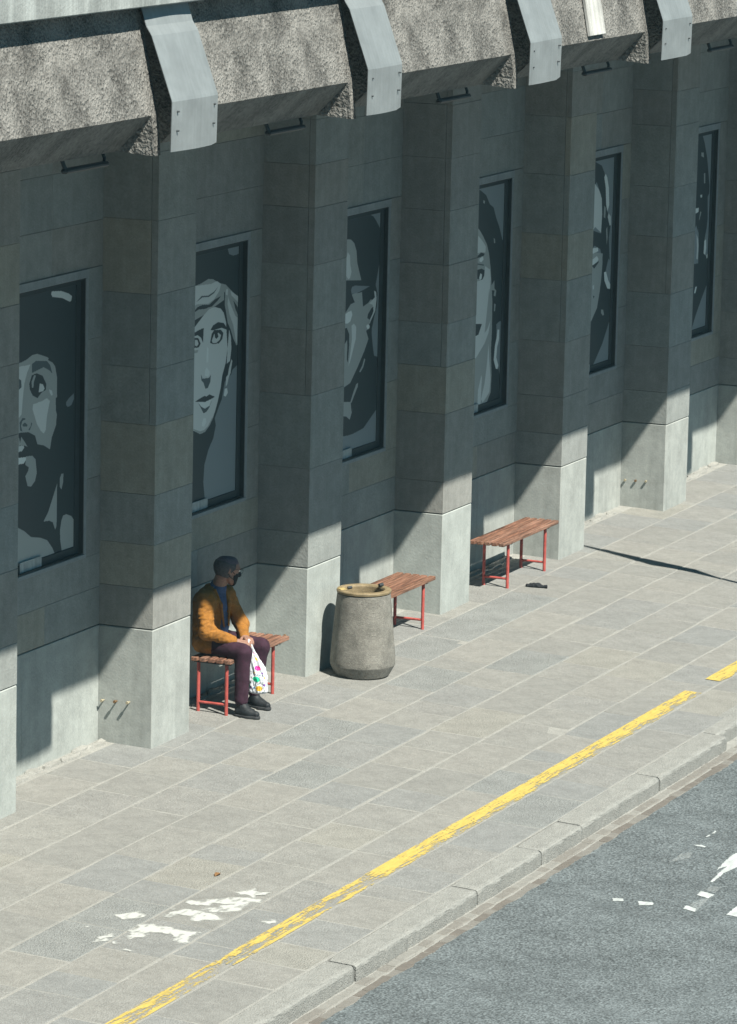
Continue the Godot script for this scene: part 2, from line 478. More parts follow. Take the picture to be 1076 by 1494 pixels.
func make_textures() -> void:
	var n := 512
	var coarse := noise_image(n, 11, 0.006, 4)
	var mid := noise_image(n, 12, 0.025, 4)
	var fine := noise_image(n, 13, 0.12, 3)
	var grit := noise_image(n, 14, 0.45, 1, FastNoiseLite.TYPE_VALUE)
	var cells := noise_image(n, 15, 0.09, 2, FastNoiseLite.TYPE_CELLULAR)
	var a := mix_image(n, 0.92, [[coarse, 0.08], [mid, 0.08], [fine, 0.06], [grit, 0.05], [mid, 0.06, 2, 9]])
	keep("stone", a)
	keep_normal("stone_n", mix_image(n, 0.5, [[mid, 0.3], [fine, 0.4], [grit, 0.25]]), 2.0)
	keep("plinth", mix_image(n, 0.90, [[coarse, 0.10], [mid, 0.07], [fine, 0.06], [grit, 0.05], [mid, 0.05, 2, 12], [coarse, 0.05, 3, 8]]))
	keep("slab", mix_image(n, 0.90, [[coarse, 0.07], [mid, 0.08], [fine, 0.12], [grit, 0.15]]))
	keep("slab_rough", mix_image(n, 0.90, [[coarse, 0.10], [fine, 0.28], [grit, 0.24]]))
	keep_normal("slab_n", mix_image(n, 0.5, [[fine, 0.6], [grit, 0.6], [mid, 0.3]]), 3.0)
	keep("asphalt", mix_image(n, 0.7, [[coarse, 0.12], [mid, 0.08], [fine, 0.16], [grit, 0.34]]))
	keep_normal("asphalt_n", mix_image(n, 0.5, [[fine, 0.7], [grit, 0.9]]), 5.0)
	keep("render", mix_image(n, 0.84, [[coarse, 0.42], [mid, 0.26], [fine, 0.34], [grit, 0.34]]))
	keep_normal("render_n", mix_image(n, 0.5, [[fine, 0.9], [grit, 0.5], [cells, 0.5]]), 6.0)
	keep("paint", mix_image(n, 0.88, [[coarse, 0.25], [fine, 0.1], [mid, 0.22, 2, 12]]))
	keep("metal", mix_image(n, 0.92, [[coarse, 0.10], [mid, 0.05, 3, 40], [mid, 0.05], [fine, 0.03]]))
	keep("wood", mix_image(n, 0.78, [[coarse, 0.5], [mid, 0.4], [fine, 0.35]]))
	keep("cloth", mix_image(n, 0.85, [[coarse, 0.2], [mid, 0.15], [fine, 0.1], [grit, 0.2]]))
	keep_normal("cloth_n", mix_image(n, 0.5, [[mid, 0.6], [fine, 0.5], [grit, 0.4]]), 2.0)
	keep("bin", mix_image(n, 0.85, [[coarse, 0.18], [mid, 0.12], [cells, 0.14], [grit, 0.24]]))

func surf(called: String, col: Color, t := "", scale := Vector3.ONE, nt := "", ns := 1.0, rough := 0.85, off := Vector3.ZERO, world := true) -> StandardMaterial3D:
	var m := StandardMaterial3D.new()
	m.resource_name = called
	m.albedo_color = col
	m.roughness = rough
	m.metallic_specular = 0.35
	if t != "":
		m.albedo_texture = tex[t]
	if nt != "":
		m.normal_enabled = true
		m.normal_texture = tex[nt]
		m.normal_scale = ns
	if t != "" or nt != "":
		m.uv1_triplanar = true
		m.uv1_world_triplanar = world
		m.uv1_triplanar_sharpness = 6.0
		m.uv1_scale = scale
		m.uv1_offset = off
	mats[called] = m
	return m

func make_materials() -> void:
	# ashlar: the photograph's blocks differ in hue
	var hues := [[0.270, 0.287, 0.275], [0.260, 0.282, 0.276], [0.278, 0.280, 0.263], [0.257, 0.266, 0.257], [0.280, 0.294, 0.282], [0.271, 0.273, 0.255]]
	for i in hues.size():
		var h: Array = hues[i]
		surf("stone_%d" % i, lin(h[0], h[1], h[2]), "stone", Vector3.ONE * (0.42 + 0.05 * i), "stone_n", 0.5, 0.8, Vector3(0.37 * i, 0.21 * i, 0.53 * i))
	surf("stone_yellow", lin(0.315, 0.31, 0.268), "stone", Vector3.ONE * 0.6, "stone_n", 0.5, 0.8)
	surf("plinth_0", lin(0.392, 0.420, 0.399), "plinth", Vector3.ONE * 0.5, "stone_n", 0.3, 0.8)
	surf("plinth_1", lin(0.378, 0.399, 0.378), "plinth", Vector3.ONE * 0.63, "stone_n", 0.3, 0.8, Vector3(0.3, 0.7, 0.1))
	surf("joint", lin(0.16, 0.17, 0.16), "slab", Vector3.ONE)
	surf("surround", lin(0.275, 0.305, 0.315), "stone", Vector3.ONE * 0.9, "stone_n", 0.3)
	var slabs := [[0.247, 0.247, 0.233], [0.236, 0.240, 0.231], [0.253, 0.252, 0.235], [0.230, 0.236, 0.229], [0.259, 0.256, 0.237], [0.240, 0.240, 0.225]]
	for i in slabs.size():
		var h: Array = slabs[i]
		surf("slab_%d" % i, lin(h[0], h[1], h[2]), "slab", Vector3.ONE * (0.7 + 0.06 * i), "slab_n", 0.6, 0.85, Vector3(0.31 * i, 0, 0.17 * i))
	surf("slab_dark", lin(0.236, 0.245, 0.237), "slab_rough", Vector3.ONE * 0.9, "slab_n", 1.2, 0.85)
	surf("slab_pale", lin(0.272, 0.268, 0.242), "slab_rough", Vector3.ONE * 1.1, "slab_n", 1.0, 0.9)
	surf("mortar", lin(0.322, 0.32, 0.297), "slab", Vector3.ONE * 1.3, "slab_n", 1.0, 0.95)
	surf("kerb", lin(0.272, 0.274, 0.256), "slab", Vector3.ONE * 0.8, "slab_n", 0.8, 0.85, Vector3(0.2, 0.4, 0.6))
	surf("sett_0", lin(0.215, 0.205, 0.185), "slab", Vector3.ONE * 2.0, "slab_n", 1.0)
	surf("sett_1", lin(0.265, 0.26, 0.238), "slab", Vector3.ONE * 2.0, "slab_n", 1.0, 0.85, Vector3(0.5, 0, 0.2))
	surf("sett_2", lin(0.165, 0.15, 0.132), "slab", Vector3.ONE * 2.0, "slab_n", 1.0, 0.85, Vector3(0.1, 0, 0.7))
	surf("asphalt", lin(0.215, 0.247, 0.256), "asphalt", Vector3.ONE * 0.42, "asphalt_n", 0.25, 0.9)
	surf("render", lin(0.205, 0.20, 0.186), "render", Vector3.ONE * 0.55, "render_n", 0.55, 0.95)
	surf("soffit", lin(0.175, 0.175, 0.168), "stone", Vector3.ONE * 0.5, "stone_n", 0.6, 0.9)
	surf("ledge", lin(0.33, 0.355, 0.345), "paint", Vector3.ONE * 0.5, "stone_n", 0.5, 0.8)
	surf("sheet_metal", lin(0.255, 0.28, 0.286), "metal", Vector3.ONE * 0.8, "", 1.0, 0.55)
	mats["sheet_metal"].metallic = 0.25
	surf("bolt_grey", lin(0.09, 0.10, 0.105), "", Vector3.ONE, "", 1.0, 0.5)
	surf("white_panel", lin(0.546, 0.546, 0.518), "paint", Vector3.ONE * 0.8)
	surf("dark_metal", lin(0.035, 0.042, 0.046), "metal", Vector3.ONE * 1.0, "", 1.0, 0.5)
	surf("frame", lin(0.04, 0.052, 0.058), "metal", Vector3.ONE * 1.0, "", 1.0, 0.55)
	surf("red_paint", lin(0.46, 0.095, 0.08), "paint", Vector3.ONE * 3.0, "", 1.0, 0.5)
	surf("wood_0", lin(0.30, 0.155, 0.10), "wood", Vector3(0.5, 9, 9), "slab_n", 0.3, 0.65)
	surf("wood_1", lin(0.275, 0.138, 0.09), "wood", Vector3(0.6, 9, 9), "slab_n", 0.3, 0.65, Vector3(0.3, 0.2, 0.4))
	surf("wood_2", lin(0.315, 0.172, 0.118), "wood", Vector3(0.5, 9, 9), "slab_n", 0.3, 0.7, Vector3(0.7, 0.5, 0.1))
	surf("bin_concrete", lin(0.275, 0.265, 0.235), "bin", Vector3.ONE * 1.6, "slab_n", 1.6, 0.95)
	surf("bin_base", lin(0.161, 0.154, 0.140), "bin", Vector3.ONE * 1.6, "slab_n", 1.2, 0.95)
	surf("ochre", lin(0.29, 0.225, 0.13), "bin", Vector3.ONE * 3.0, "slab_n", 0.6, 0.6)
	surf("yellow_cap", lin(0.434, 0.336, 0.140), "paint", Vector3.ONE * 4.0, "", 1.0, 0.6)
	surf("rust", lin(0.20, 0.12, 0.06), "bin", Vector3.ONE * 6.0, "slab_n", 1.0, 0.9)
	surf("bolt_pale", lin(0.45, 0.40, 0.28), "bin", Vector3.ONE * 6.0, "slab_n", 1.0, 0.8)
	surf("jacket", lin(0.37, 0.158, 0.029), "cloth", Vector3.ONE * 2.5, "cloth_n", 0.7, 0.9)
	surf("trousers", lin(0.046, 0.018, 0.033), "cloth", Vector3.ONE * 3.0, "cloth_n", 0.6, 0.9)
	surf("shirt", lin(0.08, 0.115, 0.235), "cloth", Vector3.ONE * 4.0, "cloth_n", 0.5, 0.9)
	surf("skin", lin(0.364, 0.203, 0.150), "cloth", Vector3.ONE * 3.0, "", 1.0, 0.6)
	mats["skin"].subsurf_scatter_enabled = true
	mats["skin"].subsurf_scatter_strength = 0.1
	surf("hair", lin(0.11, 0.10, 0.105), "cloth", Vector3.ONE * 9.0, "cloth_n", 1.0, 0.8)
	surf("crown", lin(0.19, 0.138, 0.163), "cloth", Vector3.ONE * 9.0, "cloth_n", 0.6, 0.85)
	surf("black_cloth", lin(0.016, 0.018, 0.022), "cloth", Vector3.ONE * 4.0, "cloth_n", 0.5, 0.8)
	surf("shoe", lin(0.022, 0.026, 0.03), "cloth", Vector3.ONE * 4.0, "cloth_n", 0.4, 0.6)
	surf("sole", lin(0.03, 0.032, 0.034), "", Vector3.ONE, "", 1.0, 0.8)
	surf("eye", lin(0.7, 0.7, 0.68), "", Vector3.ONE, "", 1.0, 0.3)
	surf("plaque", lin(0.420, 0.462, 0.462), "paint", Vector3.ONE * 2.0, "", 1.0, 0.5)
	surf("lamp_white", lin(0.7, 0.72, 0.7), "", Vector3.ONE, "", 1.0, 0.5)
	surf("bare_ground", lin(0.16, 0.16, 0.15), "slab", Vector3.ONE * 0.1, "slab_n", 0.5, 0.95)
	surf("pennant", lin(0.10, 0.16, 0.30), "cloth", Vector3.ONE * 2.0, "", 1.0, 0.9)

# ---------------------------------------------------------------- scene
func _ready() -> void:
	rng.seed = 20240
	make_light()
	make_textures()
	make_materials()
	build_ground()
	build_pavement()
	build_kerb_and_road()
	build_arcade()
	build_canopy()
	build_posters()
	build_lamps()
	build_pole()
	build_benches()
	build_bin()
	build_person()
	build_small_things()

func make_light() -> void:
	var cam := Camera3D.new()
	cam.name = "camera"
	add_child(cam)
	var fwd := Vector3(0.90084, -0.17918, -0.39500)
	var right := fwd.cross(Vector3.UP).normalized()
	var up := right.cross(fwd)
	var roll := 0.02153
	var r2 := right * cos(roll) + up * sin(roll)
	var u2 := up * cos(roll) - right * sin(roll)
	cam.transform = Transform3D(Basis(r2, u2, -fwd), Vector3(-29.4112, 8.6204, 16.1425))
	cam.fov = 12.967
	cam.near = 0.5
	cam.far = 1500.0
	cam.current = true

	var env := Environment.new()
	env.background_mode = Environment.BG_SKY
	var sky := Sky.new()
	var sm := ProceduralSkyMaterial.new()
	sm.sky_top_color = Color(0.07, 0.42, 0.58)
	sm.sky_horizon_color = Color(0.30, 0.68, 0.78)
	sm.sky_curve = 0.12
	sm.ground_bottom_color = Color(0.30, 0.31, 0.30)
	sm.ground_horizon_color = Color(0.52, 0.60, 0.60)
	sm.sun_angle_max = 0.0
	sky.sky_material = sm
	env.sky = sky
	env.background_energy_multiplier = 0.46
	env.tonemap_mode = Environment.TONE_MAPPER_LINEAR
	env.tonemap_exposure = 2.2
	env.fog_enabled = true
	env.fog_density = 0.00042
	env.fog_light_color = Color(0.62, 0.80, 0.84)
	env.sdfgi_enabled = true
	env.ssao_enabled = true
	env.ssil_enabled = true
	var we := WorldEnvironment.new()
	we.name = "world_environment"
	we.environment = env
	add_child(we)

	var sun := DirectionalLight3D.new()
	sun.name = "sun"
	add_child(sun)
	sun.look_at_from_position(Vector3.ZERO, SUN, Vector3.UP)
	sun.light_energy = 1.5
	sun.light_color = Color(1.0, 0.985, 0.94)
	sun.light_angular_distance = 0.5
	sun.shadow_enabled = true

func build_ground() -> void:
	var g := structure("ground")
	part("earth", span(Vector3(-260, -1.4, -260), Vector3(260, -0.9, 260), 0.01), mats.bare_ground, g)

func build_pavement() -> void:
	var pv := structure("pavement")
	pv.transform = ground_frame()
	# the bed that shows as pale joints between the slabs
	part("mortar_bed", span(Vector3(-30, -0.25, -0.8), Vector3(40, -0.004, 3.63), 0.001), mats.mortar, pv)
	var edges := [-0.36, 0.15, 0.655, 1.155, 1.65, 2.15, 2.65, 3.15, 3.625]
	for r in edges.size() - 1:
		var z0: float = edges[r]
		var z1: float = edges[r + 1]
		var zc := (z0 + z1) * 0.5
		var x := 0.45 - 1.84 * zc - 1.5 - rng.randf() * 0.6
		var x_end := 17.6 - 2.85 * zc + 1.6
		# far stretches nobody can tell apart
		part("paving_strip", span(Vector3(-30, -0.06, z0 + 0.006), Vector3(x - 0.006, 0, z1 - 0.006), 0.003), mats.slab_0, pv)
		while x < x_end:
			var l: float = rng.randf_range(0.52, 0.98)
			if rng.randf() < 0.12:
				l *= 0.6
			var pick := rng.randf()
			var m: Material = mats["slab_%d" % rng.randi_range(0, 5)]
			if pick < 0.06:
				m = mats.slab_dark
			elif pick < 0.085:
				m = mats.slab_pale
			var gx: float = rng.randf_range(0.010, 0.020)
			var gz: float = rng.randf_range(0.011, 0.019)
			var o := part("paving_slab", box(Vector3(l - gx, 0.05, z1 - z0 - gz), 0.006, 0.007), m, pv, Vector3(x + l * 0.5, -0.025 + rng.randf_range(-0.0012, 0.0012), zc + rng.randf_range(-0.002, 0.002)))
			o.rotation = Vector3(rng.randf_range(-0.003, 0.003), rng.randf_range(-0.003, 0.003), rng.randf_range(-0.002, 0.002))
			x += l
		part("paving_strip", span(Vector3(x + 0.006, -0.06, z0 + 0.006), Vector3(40, 0, z1 - 0.006), 0.003), mats.slab_0, pv)
	# broken pale mortar along the foot of the wall
	for n in range(0, 7):
		for k in 9:
			var px: float = n * S + W + 0.1 + k * 0.26 + rng.randf_range(-0.08, 0.08)
			if px > (n + 1) * S - 0.12:
				continue
			var mb := MB.new()
			var cnt := 9
			var top := []
			var low := []
			var w: float = rng.randf_range(0.10, 0.24)
			for q in cnt:
				var a := TAU * q / cnt
				var rr: float = rng.randf_range(0.75, 1.15)
				var pt := Vector3(cos(a) * w * rr, 0, sin(a) * 0.055 * rr)
				top.append(pt * 0.8 + Vector3(0, rng.randf_range(0.006, 0.02), 0))
				low.append(pt + Vector3(0, -0.02, 0))
			for q in cnt:
				var j := (q + 1) % cnt
				mb.quad(low[q], low[j], top[j], top[q], low[q] + Vector3(0, 0.01, 0))
				mb.flat(top[q], top[j], Vector3(0, 0.016, 0), Vector3.UP)
			part("mortar_patch", mb.done(), mats.mortar, pv, Vector3(px, 0.0, -D + rng.randf_range(0.02, 0.09)))

# ---- worn paint: a thin sheet whose outline is eaten away
func paint_sheet(called: String, px: Vector2i, im: Image, at: Vector3, size: Vector2, parent: Node3D) -> void:
	var m := StandardMaterial3D.new()
	m.resource_name = called
	m.albedo_texture = ImageTexture.create_from_image(im)
	m.transparency = BaseMaterial3D.TRANSPARENCY_ALPHA
	m.roughness = 0.8
	m.metallic_specular = 0.3
	var mb := MB.new()
	mb.uquad(Vector3(0, 0, 0), Vector3(size.x, 0, 0), Vector3(size.x, 0, size.y), Vector3(0, 0, size.y), Vector3.UP)
	part(called, mb.done(), m, parent, at)

func poly_has(p: PackedVector2Array, q: Vector2) -> bool:
	return Geometry2D.is_point_in_polygon(q, p)

func build_kerb_and_road() -> void:
	var fr := ground_frame()
	var kb := structure("kerb")
	kb.transform = fr
	var joints := [-14.0, -11.4, -8.9, -6.6, -4.3, -1.42, -0.49, 0.83, 2.12, 2.99, 4.76, 6.42, 7.9, 9.6, 11.2, 13.0, 15.0, 17.5, 20.0, 23.0, 26.0]
	for i in joints.size() - 1:
		var a: float = joints[i] + 0.006
		var b: float = joints[i + 1] - 0.006
		var mb := MB.new()
		# section: flat top, rounded arris, battered face
		var sec := [Vector2(3.632, -0.30), Vector2(3.632, -0.004), Vector2(3.64, 0.0), Vector2(3.82, 0.0), Vector2(3.838, -0.004), Vector2(3.849, -0.013), Vector2(3.855, -0.03), Vector2(3.868, -0.30)]
		var steps := int(ceil((b - a) / 0.06))
		var nz := FastNoiseLite.new()
		nz.seed = 40 + i
		nz.frequency = 4.5
		var rows := []
		var dz := rng.randf_range(-0.006, 0.006)
		var dy := rng.randf_range(-0.004, 0.003)
		if a > 6.4:
			dz -= 0.09 + 0.012 * (i - 11)
		for k in steps + 1:
			var x := lerpf(a, b, float(k) / steps)
			var row := []
			for q in sec.size():
				var s: Vector2 = sec[q]
				var wob := nz.get_noise_2d(x * 1.3, q * 0.35) * (0.010 if q >= 3 and q <= 6 else 0.003)
				var edge := 0.0
				if k == 0 or k == steps:
					edge = 0.010
				row.append(Vector3(x, s.y + dy - absf(wob) * 0.6 - (edge if s.y > -0.1 else 0.0), s.x + dz + wob - (edge if q > 3 else 0.0)))
			rows.append(row)
		for k in steps:
			for q in sec.size() - 1:
				var e: Vector2 = sec[q + 1] - sec[q]
				mb.quad(rows[k][q], rows[k + 1][q], rows[k + 1][q + 1], rows[k][q + 1], Vector3(0, e.x, -e.y))
		for k in [0, steps]:
			for q in range(1, sec.size() - 1):
				mb.flat(rows[k][0], rows[k][q], rows[k][q + 1], Vector3(-1 if k == 0 else 1, 0, 0))
		part("kerb_stone", mb.done(), mats.kerb, kb)
	part("kerb_bed", span(Vector3(-14, -0.35, 3.60), Vector3(26, -0.02, 3.628), 0.001), mats.joint, kb)

	var gt := structure("gutter")
	gt.transform = fr
	part("gutter_bed", span(Vector3(-14, -0.30, 3.70), Vector3(26, -0.128, 4.10), 0.001), mats.mortar, gt)
	for row in 2:
		var x := -7.0 + rng.randf() * 0.1
		while x < 8.4:
			var l: float = rng.randf_range(0.12, 0.21)
			var o := part("sett", box(Vector3(l - 0.012, 0.06, 0.086), 0.009, 0.004), mats["sett_%d" % (rng.randi_range(0, 1) if row == 0 else [0, 2, 2][rng.randi_range(0, 2)])], gt, Vector3(x + l * 0.5, -0.150 + rng.randf_range(-0.003, 0.004), 3.912 + row * 0.096 + rng.randf_range(-0.004, 0.004)))
			o.rotation.y = rng.randf_range(-0.04, 0.04)
			x += l

	var rd := structure("road")
	rd.transform = fr
	# the asphalt's ragged edge against the setts
	var mb2 := MB.new()
	var nz2 := FastNoiseLite.new()
	nz2.seed = 5
	nz2.frequency = 2.2
	var prev := Vector3.ZERO
	var n := 500
	for k in n + 1:
		var x := lerpf(-14.0, 26.0, float(k) / n)
		var z := 4.045 + nz2.get_noise_1d(x) * 0.03 + nz2.get_noise_1d(x * 7.0) * 0.012
		var p := Vector3(x, -0.118, z)
		if k > 0:
			mb2.quad(prev, p, Vector3(p.x, -0.112, 4.5), Vector3(prev.x, -0.112, 4.5), Vector3.UP)
			mb2.quad(prev, p, p + Vector3(0, -0.1, 0), prev + Vector3(0, -0.1, 0), Vector3(0, 0, -1))
		prev = p
	part("asphalt_edge", mb2.done(), mats.asphalt, rd)
	part("asphalt", span(Vector3(-60, -0.5, 4.5), Vector3(60, -0.112, 13.0), 0.0005), mats.asphalt, rd)
	build_paint(rd)

func step_down(t: float, at: float) -> float:
	return 1.0 if t < at else 0.0

func build_paint(rd: Node3D) -> void:
	var fr := ground_frame()
	var worn := FastNoiseLite.new()
	worn.seed = 9
	worn.frequency = 1.0
	worn.fractal_octaves = 3
	# the yellow line along the kerb
	var yl := structure("yellow_line")
	yl.transform = fr
	for piece in [[-5.6, 7.72], [8.25, 11.0]]:
		var x0: float = piece[0]
		var x1: float = piece[1]
		var pw := int((x1 - x0) / 0.007)
		var ph := 24
		var im := Image.create(pw, ph, false, Image.FORMAT_RGBA8)
		for i in pw:
			var x := x0 + i * 0.007
			# how much paint is left along the line, patch by patch
			var here := worn.get_noise_2d(x * 0.9, 3.0)
			for j in ph:
				var z := j * 0.0069
				var t := j / float(ph - 1)
				var d := 0.0
				if x > 0.66:
					# dense towards the wall, thinning towards the road
					d = 0.80 - 0.55 * smoothstep(0.55, 0.82, t + worn.get_noise_2d(x * 2.2, 7.0) * 0.22)
				else:
					d = 0.64 - 0.45 * smoothstep(0.32, 0.52, t + worn.get_noise_2d(x * 3.0, 7.0) * 0.2)
					d = max(d, 0.66 * smoothstep(0.72, 0.80, t) * step_down(t, 0.95) + here)
				d += here * 0.5 + worn.get_noise_2d(x * 3.2, z * 40.0 + 50.0) * 0.85 + worn.get_noise_2d(x * 24.0, z * 46.0) * 0.5
				d -= smoothstep(0.93, 1.0, t) + (1.0 - smoothstep(0.0, 0.05, t))
				var tone := 0.95 + worn.get_noise_2d(x * 5.0, z * 30.0 + 9.0) * 0.16
				var c := lin(0.50 * tone, 0.38 * tone, 0.10 * tone)
				c.a = smoothstep(0.05, 0.80, d) * 0.90
				im.set_pixel(i, j, c)
		paint_sheet("painted_strip", Vector2i(pw, ph), im, Vector3(x0, 0.0045, 2.978), Vector2(x1 - x0, 0.182), yl)
	# spilt white paint on the slabs
	var sp := structure("white_paint_spill")
	sp.transform = fr
	var o := Vector2(-2.2, 1.75)
	var sz := Vector2(2.2, 1.3)
	var blobs := [
		[-1.82, 2.246, -1.621, 2.172, -1.437, 2.156, -1.374, 2.231, -1.393, 2.317, -1.385, 2.436, -1.409, 2.539, -1.35, 2.593, -1.432, 2.611, -1.546, 2.606, -1.681, 2.627, -1.695, 2.589, -1.645, 2.542, -1.551, 2.518, -1.546, 2.469, -1.546, 2.363, -1.585, 2.307, -1.706, 2.292, -1.79, 2.273],
		[-1.194, 2.195, -1.094, 2.199, -0.932, 2.243, -0.885, 2.312, -0.893, 2.409, -0.888, 2.499, -0.996, 2.616, -1.038, 2.556, -1.064, 2.492, -1.138, 2.467, -1.149, 2.426, -1.042, 2.358, -1.09, 2.29, -1.159, 2.247],
		[-0.815, 2.228, -0.704, 2.177, -0.693, 2.218, -0.632, 2.282, -0.51, 2.347, -0.454, 2.429, -0.374, 2.484, -0.365, 2.558, -0.373, 2.631, -0.442, 2.641, -0.46, 2.572, -0.634, 2.616, -0.744, 2.583, -0.826, 2.53, -0.864, 2.425, -0.869, 2.335, -0.806, 2.367, -0.737, 2.426, -0.645, 2.474, -0.569, 2.5, -0.649, 2.383, -0.779, 2.322],
		[-0.32, 2.365, -0.245, 2.439, -0.119, 2.449, -0.214, 2.502, -0.187, 2.583, -0.278, 2.563, -0.342, 2.531, -0.338, 2.451],
		[-1.312, 1.884, -1.256, 1.941, -1.158, 1.999, -1.228, 2.089, -1.298, 2.07, -1.382, 2.005, -1.397, 1.967, -1.35, 1.911],
		[-2.032, 2.097, -1.88, 2.061, -1.716, 2.091, -1.822, 2.122, -1.946, 2.125],
		[-1.94, 2.19, -1.887, 2.189, -1.926, 2.236, -1.969, 2.228],
		[-2.04, 2.307, -2.012, 2.333, -2.032, 2.399, -2.065, 2.397],
		[-0.879, 2.87, -0.779, 2.907, -0.819, 2.956, -0.894, 2.93],
		[-1.721, 1.841, -1.682, 1.864, -1.733, 1.887, -1.762, 1.862],
		[-0.98, 2.174, -0.908, 2.177, -0.956, 2.192],
	]
	var pols := []
	for b in blobs:
		var pa := PackedVector2Array()
		for k in range(0, b.size(), 2):
			pa.append(Vector2(b[k], b[k + 1]))
		pols.append(pa)
	var w := 420
	var h := 246
	var im2 := Image.create(w, h, false, Image.FORMAT_RGBA8)
	for j in h:
		for i in w:
			var q := o + Vector2(sz.x * i / w, sz.y * j / h)
			var warp := Vector2(worn.get_noise_2d(q.x * 7.0, q.y * 7.0), worn.get_noise_2d(q.x * 7.0 + 40.0, q.y * 7.0)) * 0.04
			var inside := 0.0
			for shift in [Vector2.ZERO, Vector2(0.012, 0.0), Vector2(-0.006, 0.010), Vector2(-0.006, -0.010)]:
				for pa in pols:
					if poly_has(pa, q + warp + shift):
						inside += 0.25
						break
			var c := lin(0.43, 0.44, 0.42)
			var v := worn.get_noise_2d(q.x * 5.0, q.y * 13.0)
			c.a = inside * (smoothstep(-0.60, 0.05, v) * 0.62 + 0.30)
			im2.set_pixel(i, j, c)
	paint_sheet("paint_splash", Vector2i(w, h), im2, Vector3(o.x, 0.0045, o.y), sz, sp)
	# what is left of the white markings on the asphalt
	var mk := structure("road_marking")
	mk.transform = fr
	var marks := [
		[1.699, 5.209, 1.914, 5.233, 1.947, 5.28, 1.687, 5.309, 1.575, 5.314, 1.638, 5.279],
		[2.158, 5.175, 2.281, 5.179, 2.309, 5.253, 2.129, 5.269],
		[2.71, 4.672, 3.011, 4.672, 3.103, 4.731, 2.952, 4.768, 2.844, 4.721],
		[1.588, 5.206, 1.684, 5.197, 1.641, 5.293, 1.559, 5.308],
		[1.991, 5.173, 2.112, 5.156, 2.081, 5.276, 1.957, 5.277],
		[2.395, 5.135, 2.589, 5.117, 2.751, 5.102, 2.884, 5.098, 2.833, 5.079, 2.733, 5.06, 2.853, 5.054, 3.06, 5.029, 3.206, 5.021, 3.303, 5.034, 3.397, 5.077, 3.073, 5.19, 2.91, 5.171, 2.771, 5.15, 2.656, 5.142, 2.501, 5.149, 2.395, 5.153],
		[1.625, 5.537, 1.896, 5.527, 2.244, 5.538, 1.699, 5.727, 1.622, 5.623],
		[3.306, 4.664, 3.349, 4.711, 3.324, 4.769, 3.293, 4.768],
		[3.597, 4.665, 3.673, 4.669, 3.668, 4.684, 3.603, 4.682],
		[3.719, 4.672, 3.811, 4.664, 3.811, 4.68, 3.733, 4.692],
		[1.531, 4.653, 1.579, 4.723, 1.517, 4.758, 1.468, 4.688],
		[1.577, 4.846, 1.609, 4.955, 1.541, 4.98, 1.48, 4.893],
	]
	pols = []
	for b in marks:
		var pa := PackedVector2Array()
		for k in range(0, b.size(), 2):
			pa.append(Vector2(b[k], b[k + 1]))
		pols.append(pa)
	o = Vector2(1.4, 4.5)
	sz = Vector2(2.6, 1.25)
	w = 480
	h = 230
	var im3 := Image.create(w, h, false, Image.FORMAT_RGBA8)
	for j in h:
		for i in w:
			var q := o + Vector2(sz.x * i / w, sz.y * j / h)
			var inside := 0.0
			var warp := Vector2(worn.get_noise_2d(q.x * 12.0, q.y * 12.0), worn.get_noise_2d(q.x * 12.0 + 40.0, q.y * 12.0)) * 0.008
			for k in pols.size():
				if poly_has(pols[k], q + warp):
					# the first three are almost gone
					inside = 0.22 + 0.3 * worn.get_noise_2d(q.x * 20.0, q.y * 40.0) if k < 3 else 1.0
			var c := lin(0.46, 0.49, 0.485)
			c.a = clampf(inside, 0.0, 1.0) * (0.80 + 0.25 * worn.get_noise_2d(q.x * 4.0, q.y * 14.0))
			im3.set_pixel(i, j, c)
	paint_sheet("painted_mark", Vector2i(w, h), im3, Vector3(o.x, -0.108, o.y), sz, mk)

# ---------------------------------------------------------------- the arcade
func stone_mat(y: float) -> Material:
	if y < 0.9:
		return mats["plinth_%d" % rng.randi_range(0, 1)]
	# a few blocks anywhere are of a yellower stone
	if rng.randf() < 0.14:
		return mats.stone_yellow
	return mats["stone_%d" % rng.randi_range(0, 5)]

